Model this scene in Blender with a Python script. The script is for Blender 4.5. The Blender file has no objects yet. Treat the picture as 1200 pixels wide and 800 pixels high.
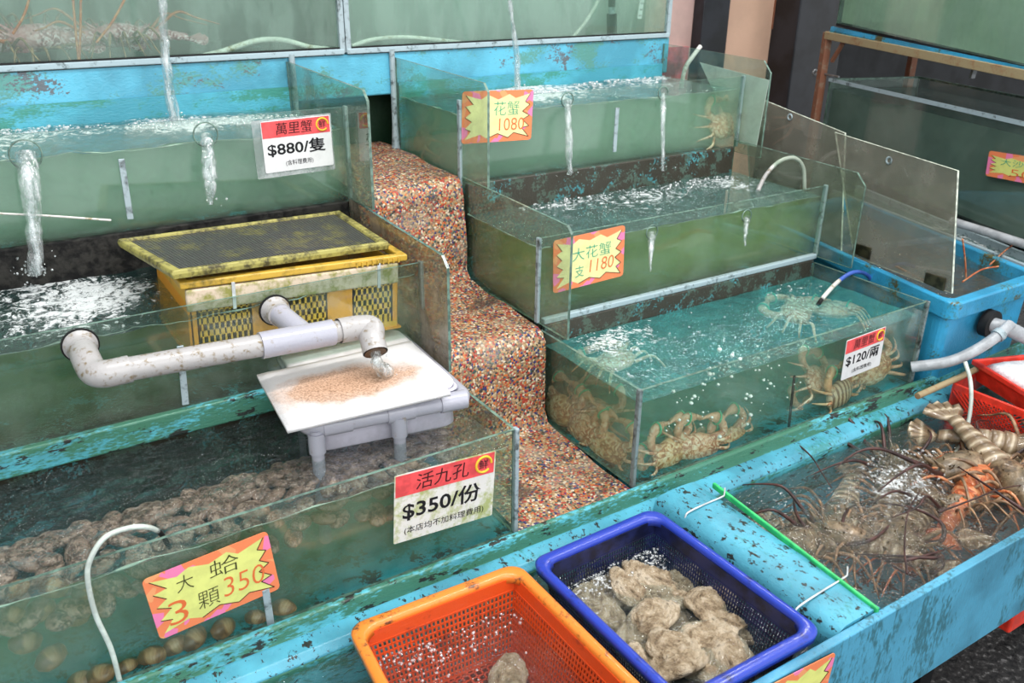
import bpy, bmesh, math, random
import numpy as np
from mathutils import Vector, Matrix, noise
random.seed(7)
PI = math.pi
SC = bpy.context.scene
COL = SC.collection

# ------------------------------------------------------------------ camera
F = 1029.0
rx, ry, rz = (math.radians(a) for a in (24.07, -32.77, .69))
def _m(a): return np.array(a, float)
RT_ = (_m([[math.cos(rz), -math.sin(rz), 0], [math.sin(rz), math.cos(rz), 0], [0, 0, 1]])
      @ _m([[1, 0, 0], [0, math.cos(rx), -math.sin(rx)], [0, math.sin(rx), math.cos(rx)]])
      @ _m([[math.cos(ry), 0, math.sin(ry)], [0, 1, 0], [-math.sin(ry), 0, math.cos(ry)]]))
EYE = _m([0, 0, 1.6])
cam = bpy.data.objects.new('camera', bpy.data.cameras.new('camera')); COL.objects.link(cam)
def _w(r): return Vector((r[0], r[2], -r[1]))
_r, _u, _b = _w(RT_[0]), -_w(RT_[1]), -_w(RT_[2])
cam.matrix_world = Matrix(((_r.x, _u.x, _b.x, 0), (_r.y, _u.y, _b.y, 0), (_r.z, _u.z, _b.z, 1.6), (0, 0, 0, 1)))
cam.data.sensor_width = 36; cam.data.lens = F / 1200 * 36; cam.data.clip_start = .02
cam.data.dof.use_dof = True; cam.data.dof.focus_distance = 1.62; cam.data.dof.aperture_fstop = 9
SC.camera = cam
def ray(x, y):
    d = RT_.T @ _m([(x - 600) / F, (y - 400) / F, 1]); return _m([d[0], d[2], -d[1]])
def at_z(x, y, z): d = ray(x, y); return Vector(EYE + d * ((z - 1.6) / d[2]))
def at_y(x, y, Y): d = ray(x, y); return Vector(EYE + d * (Y / d[1]))
def at_x(x, y, X): d = ray(x, y); return Vector(EYE + d * (X / d[0]))
def at_p(x, y, P, n):
    d = Vector(ray(x, y)); n = Vector(n); e = Vector(EYE); return e + d * (n.dot(Vector(P) - e) / n.dot(d))

# ------------------------------------------------------------------ materials
class NT:
    def __init__(s, name):
        s.m = bpy.data.materials.new(name); s.m.use_nodes = True; s.t = s.m.node_tree; s.t.nodes.clear()
        s.out = s.n('ShaderNodeOutputMaterial')
    def n(s, t, **k):
        x = s.t.nodes.new(t)
        for a, v in k.items(): setattr(x, a, v)
        return x
    def l(s, a, b): s.t.links.new(a, b)
    def set(s, inp, v):
        if hasattr(v, 'is_output') or isinstance(v, bpy.types.NodeSocket): s.l(v, inp)
        else: inp.default_value = v
    def coords(s, sc=1, kind='Object', stretch=None):
        c = s.n('ShaderNodeTexCoord').outputs[kind]
        if stretch:
            mp = s.n('ShaderNodeMapping'); mp.inputs['Scale'].default_value = stretch; s.l(c, mp.inputs[0]); c = mp.outputs[0]
        return c
    def noise(s, scale, detail=4, rough=.55, stretch=None, dist=0):
        x = s.n('ShaderNodeTexNoise'); x.inputs['Scale'].default_value = scale; x.inputs['Detail'].default_value = detail
        x.inputs['Roughness'].default_value = rough; x.inputs['Distortion'].default_value = dist
        s.l(s.coords(stretch=stretch), x.inputs['Vector']); return x.outputs['Fac']
    def cn(s, scale, detail=5, rough=.6, stretch=None, dist=0):
        x = s.n('ShaderNodeMapRange'); x.inputs[1].default_value = .30; x.inputs[2].default_value = .70
        s.l(s.noise(scale, detail, rough, stretch, dist), x.inputs[0]); return x.outputs[0]
    def voro(s, scale, out='Distance', feature='F1', stretch=None):
        x = s.n('ShaderNodeTexVoronoi', feature=feature); x.inputs['Scale'].default_value = scale
        s.l(s.coords(stretch=stretch), x.inputs['Vector']); return x.outputs[out]
    def ramp(s, f, stops, interp='LINEAR'):
        x = s.n('ShaderNodeValToRGB'); cr = x.color_ramp; cr.interpolation = interp
        while len(cr.elements) > 1: cr.elements.remove(cr.elements[-1])
        for i, (p, c) in enumerate(stops):
            e = cr.elements[0] if i == 0 else cr.elements.new(p)
            e.position = p; e.color = (c, c, c, 1) if isinstance(c, (int, float)) else (*c, 1)
        s.l(f, x.inputs[0]); return x.outputs[0]
    def mix(s, f, a, b):
        x = s.n('ShaderNodeMix', data_type='RGBA'); s.set(x.inputs[0], f)
        for i, v in ((6, a), (7, b)):
            if isinstance(v, tuple): x.inputs[i].default_value = (*v, 1)
            else: s.l(v, x.inputs[i])
        return x.outputs[2]
    def math(s, op, a, b=0):
        x = s.n('ShaderNodeMath', operation=op); s.set(x.inputs[0], a); s.set(x.inputs[1], b); return x.outputs[0]
    def bump(s, h, strength=.3, dist=.002):
        x = s.n('ShaderNodeBump'); x.inputs['Strength'].default_value = strength; x.inputs['Distance'].default_value = dist
        s.l(h, x.inputs['Height']); return x.outputs[0]
    def bsdf(s, col, rough=.5, spec=.5, normal=None, metal=0, coat=0):
        x = s.n('ShaderNodeBsdfPrincipled')
        if isinstance(col, tuple): x.inputs['Base Color'].default_value = (*col, 1)
        else: s.l(col, x.inputs['Base Color'])
        s.set(x.inputs['Roughness'], rough); x.inputs['Specular IOR Level'].default_value = spec; x.inputs['Metallic'].default_value = metal
        x.inputs['Coat Weight'].default_value = coat
        if normal is not None: s.l(normal, x.inputs['Normal'])
        return x.outputs[0]
    def simple(s, t, col, normal=None, rough=None):
        x = s.n(t)
        if isinstance(col, tuple): x.inputs['Color'].default_value = (*col, 1)
        else: s.l(col, x.inputs['Color'])
        if normal is not None and 'Normal' in x.inputs: s.l(normal, x.inputs['Normal'])
        if rough is not None: x.inputs['Roughness'].default_value = rough
        return x.outputs[0]
    def mixs(s, f, a, b):
        x = s.n('ShaderNodeMixShader'); s.set(x.inputs[0], f); s.l(a, x.inputs[1]); s.l(b, x.inputs[2]); return x.outputs[0]
    def facing(s, base=.04, amp=.6, power=4, normal=None):
        x = s.n('ShaderNodeLayerWeight'); x.inputs['Blend'].default_value = .5
        if normal is not None: s.l(normal, x.inputs['Normal'])
        return s.math('ADD', s.math('MULTIPLY', s.math('POWER', x.outputs['Facing'], power), amp), base)
    def done(s, sh): s.l(sh, s.out.inputs['Surface']); return s.m

def plain(name, col, rough=.45, spec=.5, var=.12, scale=30, bump=0, metal=0, coat=0):
    t = NT(name); f = t.cn(scale, 5)
    d = tuple(c * (1 - var * 2) for c in col); h = tuple(min(1, c * (1 + var)) for c in col)
    c = t.ramp(f, [(.3, d), (.7, h)])
    return t.done(t.bsdf(c, rough, spec, t.bump(f, bump, .003) if bump else None, metal, coat))
def dirty(name, col, dirt, amount=.5, scale=18, rough=.4, coat=0, fine=120):
    t = NT(name); a = t.cn(scale, 6, .65); b = t.cn(fine, 3)
    m = t.ramp(t.math('ADD', t.math('MULTIPLY', a, .75), t.math('MULTIPLY', b, .25)), [(max(0, .74 - amount * .42), 0), (.98 - amount * .2, 1)])
    c = t.mix(m, col, dirt)
    return t.done(t.bsdf(c, rough, .5, t.bump(b, .15, .002), 0, coat))

def worn_blue(name, base=(.05, .36, .47), chip=(.02, .025, .022), algae=(.045, .17, .07), chips=.66, green=.6, rough=.32, stretch=None, chipscale=26):
    t = NT(name)
    big = t.cn(5, 4); a = t.cn(chipscale, 7, .72, stretch); g = t.cn(9, 6, .6, stretch); f = t.cn(160, 3, .6, stretch)
    c0 = t.ramp(big, [(.3, tuple(x * .8 for x in base)), (.7, tuple(min(1, x * 1.18) for x in base))])
    c1 = t.mix(t.ramp(t.math('ADD', t.math('MULTIPLY', g, .7), t.math('MULTIPLY', f, .3)), [(green - .05, 0), (green + .09, .85)]), c0, algae)
    c2 = t.mix(t.ramp(t.math('ADD', t.math('MULTIPLY', a, .8), t.math('MULTIPLY', f, .2)), [(chips, 0), (chips + .035, 1)]), c1, chip)
    return t.done(t.bsdf(c2, rough, .5, t.bump(t.math('ADD', a, f), .25, .002)))

M = {}
M['blue'] = worn_blue('worn_blue_paint', base=(.078, .35, .47), chips=.64, green=.72, algae=(.04,.24,.27))
M['blue_front'] = worn_blue('streaked_blue_paint', base=(.07, .30, .45), chips=.86, green=.60, stretch=(1, 1, .35), algae=(.03, .13, .16))
M['blue_rim'] = worn_blue('algae_blue_paint', base=(.09, .40, .48), chips=.66, green=.40, algae=(.045, .15, .06), stretch=(.5, 1, 1.5))
M['blue_deep'] = worn_blue('submerged_blue_paint', base=(.03, .27, .34), chips=.58, green=.55, algae=(.03, .1, .07))
M['blue_floor'] = worn_blue('trough_floor_paint', base=(.10, .50, .68), chips=.56, green=.62, algae=(.04, .2, .24), chip=(.06, .045, .03), chipscale=14)
M['blue_chip'] = worn_blue('chipped_blue_paint', base=(.078, .35, .47), chips=.655, green=.66, algae=(.045, .25, .24), chipscale=60, stretch=(1, .6, 1))
M['blue_tub'] = worn_blue('tub_blue_paint', base=(.035, .31, .54), chips=.70, green=.62, chipscale=9, algae=(.05, .22, .26), chip=(.09, .085, .035))
M['fascia'] = worn_blue('fascia_paint', base=(.10, .40, .55), chips=.74, green=.62, algae=(.10, .28, .22), chip=(.12, .14, .16), stretch=(1, 1, 1.6), chipscale=10)
M['dark_blue'] = worn_blue('algae_covered_paint', base=(.07, .30, .34), chips=.40, green=.34, algae=(.07, .075, .04), chip=(.042, .036, .026), chipscale=20)
M['blue_back'] = worn_blue('tank_back_paint', base=(.08, .40, .52), chips=.92, green=.55, algae=(.05, .26, .18), stretch=(.7, 1, 2))
M['black_algae'] = plain('black_algae', (.016, .015, .013), .7, .3, .5, 40, .6)
t = NT('mosaic_gravel')
cv = t.voro(205, 'Color'); dv = t.voro(205, 'Distance'); sep = t.n('ShaderNodeSeparateColor'); t.l(cv, sep.inputs[0])
pal = t.ramp(sep.outputs[0], [(0, (.44, .28, .13)), (.16, (.50, .37, .23)), (.26, (.40, .045, .025)), (.44, (.55, .15, .03)), (.52, (.05, .035, .025)), (.62, (.02, .025, .13)), (.71, (.66, .55, .41)), (.80, (.30, .17, .08)), (.88, (.04, .09, .08)), (.94, (.42, .2, .1))], 'CONSTANT')
c = t.mix(t.ramp(dv, [(.55, 0), (.8, 1)]), pal, (.22, .15, .10))
c = t.mix(t.ramp(t.cn(7, 5, .7), [(.55, 0), (.8, .6)]), c, t.mix(.5, c, (.5, .42, .33)))
c = t.mix(t.ramp(t.cn(9, 6, .7), [(.66, 0), (.9, .8)]), c, (.07, .05, .04))
M['mosaic'] = t.done(t.bsdf(c, .45, .5, t.bump(t.math('SUBTRACT', 1, dv), .5, .003)))
t = NT('wet_ground'); a = t.noise(60, 6, .7)
M['ground'] = t.done(t.bsdf(t.ramp(a, [(.38, (.015, .015, .016)), (.56, (.06, .057, .055)), (.64, (.3, .29, .28))]), t.ramp(t.noise(8), [(.4, .15), (.6, .5)]), .5, t.bump(a, .5, .006)))

def glass(name, tint, haze=.08, hazecol=(.36, .46, .40), edge=False, streak=None, lo=.35, hi=1.9):
    t = NT(name)
    h = t.ramp(t.cn(9, 5, .65, streak), [(.35, haze * lo), (.7, min(1, haze * hi))])
    base = t.mixs(h, t.simple('ShaderNodeBsdfTransparent', tint), t.simple('ShaderNodeBsdfDiffuse', hazecol))
    return t.done(t.mixs(t.facing(.035, .6, 4), base, t.simple('ShaderNodeBsdfGlossy', (1, 1, 1), rough=.03)))
M['glass'] = glass('tank_glass', (.90, .96, .93), .035)
M['glass_side'] = glass('side_glass', (.86, .93, .88), .08, (.33, .35, .28))
M['glass_wet'] = glass('wet_streaked_glass', (.86, .94, .90), .07, (.36, .50, .43), streak=(1.6, 1, .5))
M['haze_brown'] = glass('brown_haze_side_glass', (.80, .82, .74), .85, (.25, .215, .165))  # side pane with a strong brown-grey diffuse haze mixed in
M['haze_green'] = glass('green_haze_side_glass', (.80, .88, .80), .36, (.24, .30, .23))  # side pane with a weaker green-grey diffuse haze mixed in
M['acrylic'] = glass('acrylic_reflection_haze', (.74, .75, .70), .38, (.34, .32, .27), lo=.8, hi=1.25)  # reflections on the panels painted in as brown-grey diffuse haze
M['edge'] = plain('polished_glass_edge', (.13, .21, .17), .2, .6, .2, 60)
M['edge_bright'] = plain('bright_acrylic_edge', (.55, .6, .5), .25, .6, .2, 60)
M['seal'] = dirty('grey_silicone', (.34, .42, .45), (.03, .035, .03), .55, 40, .4)
M['ledge'] = dirty('pale_ledge', (.36, .46, .50), (.05, .07, .07), .35, 30, .3)
M['seal_dark'] = dirty('blackened_silicone', (.20, .25, .25), (.015, .018, .015), .75, 30, .4)
M['black'] = plain('black_rubber', (.012, .012, .012), .6, .3)

def water_body(name, col, fac=.5, col2=None):
    t = NT(name); col2 = col2 or tuple(x * .6 for x in col)
    c = t.ramp(t.noise(5, 4, .6), [(.3, col2), (.68, col)])
    f = t.ramp(t.noise(6, 3), [(.3, fac - .08), (.7, fac + .08)])
    return t.done(t.mixs(f, t.simple('ShaderNodeBsdfTransparent', (.78, .92, .84)), t.simple('ShaderNodeBsdfDiffuse', c)))
def water_top(name, col, fac=.45, tint=(.75, .9, .86), bump=.5, scale=28, foamcol=(.85, .88, .88), bd=.03):
    t = NT(name)
    n1 = t.noise(scale, 5, .6, dist=1.2); n2 = t.noise(scale * 3.2, 3, .6, dist=.6)
    b = t.bump(t.math('ADD', t.math('MULTIPLY', n1, .8), t.math('MULTIPLY', n2, .35)), bump, bd)
    c = t.ramp(t.noise(scale * .5, 4, .6, dist=1), [(.3, tuple(x * .55 for x in col)), (.7, tuple(min(1, x * 1.25) for x in col))])
    base = t.mixs(fac, t.simple('ShaderNodeBsdfTransparent', tint), t.simple('ShaderNodeBsdfDiffuse', c, b))
    w = t.mixs(t.facing(.05, .75, 3.2, b), base, t.simple('ShaderNodeBsdfGlossy', (1, 1, 1), b, .04))
    at = t.n('ShaderNodeAttribute', attribute_name='foam').outputs['Fac']
    br = t.math('ADD', t.math('MULTIPLY', t.cn(75, 5, .7, dist=1.5), .5), t.math('MULTIPLY', t.cn(26, 4, .6, dist=2), .5))
    fm = t.ramp(t.math('SUBTRACT', t.math('ADD', at, br), 1), [(.0, 0), (.22, .75)])
    return t.done(t.mixs(fm, w, t.simple('ShaderNodeBsdfDiffuse', foamcol, b)))
def vol_water(name, col, dens, absorb=None, aniso=.3):
    t = NT(name); v = t.n('ShaderNodeVolumeScatter'); v.inputs['Color'].default_value = (*col, 1); v.inputs['Density'].default_value = dens; v.inputs['Anisotropy'].default_value = aniso
    a = t.n('ShaderNodeVolumeAbsorption'); a.inputs['Color'].default_value = (*(absorb or col), 1); a.inputs['Density'].default_value = dens * .4
    ad = t.n('ShaderNodeAddShader'); t.l(v.outputs[0], ad.inputs[0]); t.l(a.outputs[0], ad.inputs[1]); t.l(ad.outputs[0], t.out.inputs['Volume'])
    return t.done(t.simple('ShaderNodeBsdfTransparent', (1, 1, 1)))
G = (.12, .27, .215)
M['w_teal'] = vol_water('murky_teal_water', (.48, .93, .72), 4.2)
M['w_green'] = vol_water('murky_green_water', (.50, .80, .50), 8)
M['w_olive'] = vol_water('murky_olive_water', (.68, .84, .38), 8)
M['w_top'] = vol_water('cloudy_green_water', (.72, .96, .78), 12)
M['w_grey'] = vol_water('grey_green_water', (.84, .95, .90), 9)
M['w_light'] = vol_water('light_grey_green_water', (.82, .94, .88), 3.2)
M['w_brown'] = vol_water('brown_trough_water', (.66, .52, .36), 8)
M['w_mid'] = vol_water('middle_tank_water', (.55, .80, .42), 4)
M['w_dark'] = water_body('dark_grey_water', (.19, .23, .21), .85, (.135, .17, .155))
M['s_teal'] = water_top('teal_surface', (.07, .42, .40), .36, bump=.3)
M['s_dark'] = water_top('dark_surface', (.03, .11, .10), .25, bump=.5)
M['s_grey'] = water_top('foamy_surface', (.13, .30, .27), .3, bump=.5)
M['s_clear'] = water_top('clear_surface', (.05, .1, .1), .06, (.93, .97, .96), bump=.5, scale=34, bd=.009)
M['s_ripple'] = water_top('rippled_surface', (.05, .1, .1), .10, (.86, .93, .92), bump=.9, scale=30)
M['s_brown'] = water_top('brown_surface', (.10, .085, .06), .10, (.88, .89, .86), bump=.7, scale=26, bd=.018)
M['line'] = plain('meniscus_highlight', (.40, .50, .42), .35, .5, .2)
t = NT('falling_water'); b = t.bump(t.noise(55, 4, .6, (1, 1, .25)), .8, .02)
wm = t.mixs(t.ramp(t.noise(60, 4, .7, (1, 1, .22)), [(.44, .03), (.66, .55)]), t.simple('ShaderNodeBsdfTransparent', (.93, .96, .96)), t.simple('ShaderNodeBsdfDiffuse', (.82, .86, .87)))
M['jet'] = t.done(t.mixs(t.facing(.10, .7, 2.2, b), wm, t.simple('ShaderNodeBsdfGlossy', (1, 1, 1), b, .06)))
t = NT('foam_bubbles')
M['bubble'] = t.done(t.mixs(t.facing(.12, .7, 2), t.mixs(.28, t.simple('ShaderNodeBsdfTransparent', (.95, .97, .97)), t.simple('ShaderNodeBsdfDiffuse', (.85, .87, .87))), t.simple('ShaderNodeBsdfGlossy', (1, 1, 1), rough=.05)))
M['pvc'] = dirty('grey_pvc', (.39, .39, .45), (.28, .24, .18), .12, 40, .25, .3)
M['pvc_dirty'] = dirty('stained_pvc', (.40, .385, .38), (.2, .15, .08), .36, 60, .3)
M['pvc_inside'] = dirty('shaded_pipe_mouth', (.10, .055, .03), (.02, .015, .01), .5, 60, .5)  # dark colour paints the shade inside the open pipe mouth
M['basin'] = plain('lilac_plastic', (.60, .58, .68), .3, .5, .05)
M['grey_hose'] = plain('grey_hose', (.38, .40, .42), .35, .5, .1)
M['clear_hose'] = plain('milky_hose', (.6, .66, .6), .25, .5, .12, 20)
M['white_hose'] = dirty('aged_white_hose', (.68, .66, .62), (.3, .25, .15), .3, 30, .4)
M['blue_hose'] = plain('blue_hose', (.05, .11, .42), .35)
t = NT('filter_foam'); g = t.noise(13, 4, .6); f = t.noise(260, 3, .7)
P_ = t.n('ShaderNodeTexCoord').outputs['Object']; mp = t.n('ShaderNodeMapping'); mp.inputs['Location'].default_value = (.17, .0, 0); mp.inputs['Rotation'].default_value = (0, 0, -.45); mp.inputs['Scale'].default_value = (7.4, 15, 4); t.l(P_, mp.inputs[0])
ln = t.n('ShaderNodeVectorMath', operation='LENGTH'); t.l(mp.outputs[0], ln.inputs[0])
st = t.ramp(t.math('ADD', t.math('SUBTRACT', 1.25, ln.outputs['Value']), t.math('MULTIPLY', t.math('SUBTRACT', g, .5), 1.1)), [(.15, 0), (.5, .9), (.9, 1)])
stc = t.ramp(f, [(.35, (.26, .15, .09)), (.5, (.52, .32, .21)), (.66, (.64, .43, .31))])
M['filter'] = t.done(t.bsdf(t.mix(st, (.68, .67, .67), stc), .75, .2, t.bump(f, .4, .003)))
M['yellow'] = dirty('algae_yellow_plastic', (.58, .36, .045), (.14, .11, .02), .6, 22, .4)
M['lid_yellow'] = dirty('mossy_yellow_plastic', (.38, .34, .09), (.07, .06, .02), .9, 30, .45)
M['crate_wall'] = dirty('slotted_yellow_plastic', (.80, .46, .05), (.5, .28, .04), .3, 18, .35)
M['orange_yellow'] = dirty('amber_plastic', (.85, .36, .03), (.42, .2, .03), .3, 14, .35)
M['mesh_black'] = dirty('black_netting', (.06, .06, .055), (.16, .15, .05), .5, 20, .4)
M['styro'] = dirty('stained_styrofoam', (.62, .50, .38), (.26, .25, .06), .9, 45, .7)
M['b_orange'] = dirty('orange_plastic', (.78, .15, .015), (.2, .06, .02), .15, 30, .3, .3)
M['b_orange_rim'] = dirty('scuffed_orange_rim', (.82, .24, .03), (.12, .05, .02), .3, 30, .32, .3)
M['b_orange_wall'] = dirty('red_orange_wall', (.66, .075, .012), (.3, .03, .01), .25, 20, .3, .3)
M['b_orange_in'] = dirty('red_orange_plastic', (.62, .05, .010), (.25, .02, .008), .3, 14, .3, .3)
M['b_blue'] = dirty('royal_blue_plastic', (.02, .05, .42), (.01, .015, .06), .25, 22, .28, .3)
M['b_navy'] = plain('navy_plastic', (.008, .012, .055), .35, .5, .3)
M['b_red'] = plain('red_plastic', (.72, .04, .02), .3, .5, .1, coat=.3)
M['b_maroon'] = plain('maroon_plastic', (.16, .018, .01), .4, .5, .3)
M['white_foam'] = plain('white_ice', (.82, .83, .85), .4, .5, .06, 90, .4)
M['green_strip'] = plain('green_plastic_strip', (.04, .55, .16), .35)
M['tie'] = plain('white_zip_tie', (.6, .63, .64), .3)
M['paper'] = plain('white_card', (.72, .72, .72), .5, .4, .03)
t = NT('algae_stained_card'); a = t.cn(20, 6, .75)
M['paper_algae'] = t.done(t.bsdf(t.mix(t.ramp(a, [(.40, 0), (.75, .85)]), (.72, .72, .68), (.34, .40, .09)), .5))
M['red_card'] = plain('red_card', (.76, .085, .09), .45, .4, .1)
M['ink'] = plain('black_ink', (.012, .012, .014), .6, .2, 0)
M['ink_dark'] = plain('brushed_ink', (.05, .012, .014), .6, .2, 0)
M['ink_green'] = plain('green_marker', (.02, .35, .22), .6, .2, 0)
M['ink_orange'] = plain('orange_marker', (.72, .16, .05), .6, .2, 0)
M['ink_olive'] = plain('dark_marker', (.06, .06, .02), .6, .2, 0)
M['gold'] = plain('yellow_ring_print', (.75, .50, .04), .5, .3, 0)
t = NT('neon_card'); f = t.voro(45, 'Color'); sep = t.n('ShaderNodeSeparateColor'); t.l(f, sep.inputs[0])
M['neon'] = t.done(t.bsdf(t.ramp(sep.outputs[0], [(0, (.85, .24, .10)), (.5, (.85, .22, .42)), (.8, (.85, .35, .15))], 'CONSTANT'), .5, .3))
M['neon_y'] = plain('neon_yellow', (.72, .74, .22), .5, .3, .04)
M['neon_c'] = plain('pale_neon_yellow', (.80, .76, .36), .5, .3, .04)
M['sleeve'] = glass('plastic_sleeve', (.9, .92, .92), .35, (.55, .58, .58))
M['rust'] = dirty('rusty_steel', (.22, .085, .045), (.25, .2, .14), .5, 26, .7)
M['rust_beam'] = dirty('mossy_beam', (.34, .27, .15), (.28, .12, .05), .5, 16, .7)
M['beige'] = plain('beige_door', (.62, .40, .29), .5, .3, .05, 3)
M['pinkwall'] = plain('pink_panel', (.62, .42, .38), .4, .4, .06, 4)
M['pillar'] = plain('dark_steel', (.012, .013, .018), .45, .5, .3, 6)
M['green_wall'] = dirty('dark_green_wall', (.006, .035, .014), (.02, .05, .03), .4, 8, .5)
M['dark_wall'] = plain('dark_wall', (.010, .011, .013), .7, .3, .3, 5)  # near-black colour stands in for the unlit interior at the back
M['steel'] = plain('dull_steel', (.35, .36, .37), .35, .5, .2, 30, metal=.7)
M['ladder'] = plain('aluminium', (.22, .23, .24), .4, .5, .2, 20, metal=.4)
M['hinge'] = plain('dark_bronze', (.05, .045, .025), .4, .5, .3, 40, metal=.5)
# animals
t = NT('oyster_shell'); a = t.cn(32, 7, .74, dist=.35); r = t.cn(95, 4, .7, (1, 1, 3))
M['oyster'] = t.done(t.bsdf(t.ramp(a, [(.08, (.06, .042, .025)), (.28, (.30, .21, .12)), (.5, (.52, .40, .26)), (.78, (.74, .62, .46)), (.95, (.30, .23, .15))]), .35, .5, t.bump(t.math('ADD', a, r), .8, .006), coat=.2))
def shell_mat(name, a_, b_, c_, sc=60):
    t = NT(name); w = t.cn(sc, 4, .6, dist=1.5); n = t.cn(12, 3)
    return t.done(t.bsdf(t.mix(t.ramp(n, [(.4, 0), (.65, .7)]), t.ramp(w, [(.35, a_), (.5, b_), (.66, c_)]), b_), .35, .5, t.bump(w, .4, .002), coat=.2))
M['abalone'] = shell_mat('abalone_shell', (.11, .055, .035), (.30, .17, .12), (.50, .33, .25), 80)
M['clam'] = shell_mat('clam_shell', (.16, .07, .03), (.34, .16, .07), (.52, .32, .17), 12)
M['crab'] = shell_mat('pale_crab_shell', (.46, .15, .05), (.82, .44, .20), (.95, .72, .48), 55)
t = NT('striped_crab_shell'); w = t.n('ShaderNodeTexWave', bands_direction='X'); w.inputs['Scale'].default_value = 20; w.inputs['Distortion'].default_value = 2.5; t.l(t.coords(), w.inputs[0])
M['crab_stripe'] = t.done(t.bsdf(t.ramp(w.outputs['Fac'], [(.3, (.26, .11, .045)), (.6, (.75, .52, .33))]), .4, .5))
M['crab_pink'] = shell_mat('pink_crab_shell', (.50, .17, .08), (.85, .46, .28), (.96, .74, .55), 60)
t = NT('lobster_shell'); a = t.cn(60, 5, .7); b = t.cn(14, 3)
M['lobster'] = t.done(t.bsdf(t.mix(t.ramp(b, [(.4, 0), (.65, .6)]), t.ramp(a, [(.2, (.05, .03, .018)), (.48, (.19, .12, .065)), (.8, (.40, .28, .17))]), (.13, .10, .055)), .3, .5, t.bump(a, .5, .003), coat=.3))
t = NT('banded_tail_shell'); w = t.n('ShaderNodeTexWave', bands_direction='Y'); w.inputs['Scale'].default_value = 17; w.inputs['Distortion'].default_value = 1.5; t.l(t.coords(), w.inputs[0])
M['lob_tail'] = t.done(t.bsdf(t.mix(t.ramp(t.cn(45, 5), [(.3, 0), (.8, .6)]), t.ramp(w.outputs['Fac'], [(.3, (.23, .16, .095)), (.8, (.33, .25, .155)), (.97, (.60, .50, .36))]), (.14, .09, .05)), .3, .5, t.bump(t.noise(90), .3, .002), coat=.3))
M['lob_leg'] = plain('tan_leg', (.30, .175, .095), .4, .5, .3, 50)
M['lob_red'] = shell_mat('orange_lobster_shell', (.40, .08, .025), (.58, .16, .05), (.66, .30, .14), 60)
M['antenna'] = plain('dark_antenna', (.055, .018, .014), .4, .5, .3, 40)
M['pinkish'] = shell_mat('pinkish_shell', (.22, .03, .06), (.62, .24, .26), (.85, .66, .72), 120)
M['band'] = plain('green_band', (.12, .55, .30), .4, .4, .1)

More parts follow.
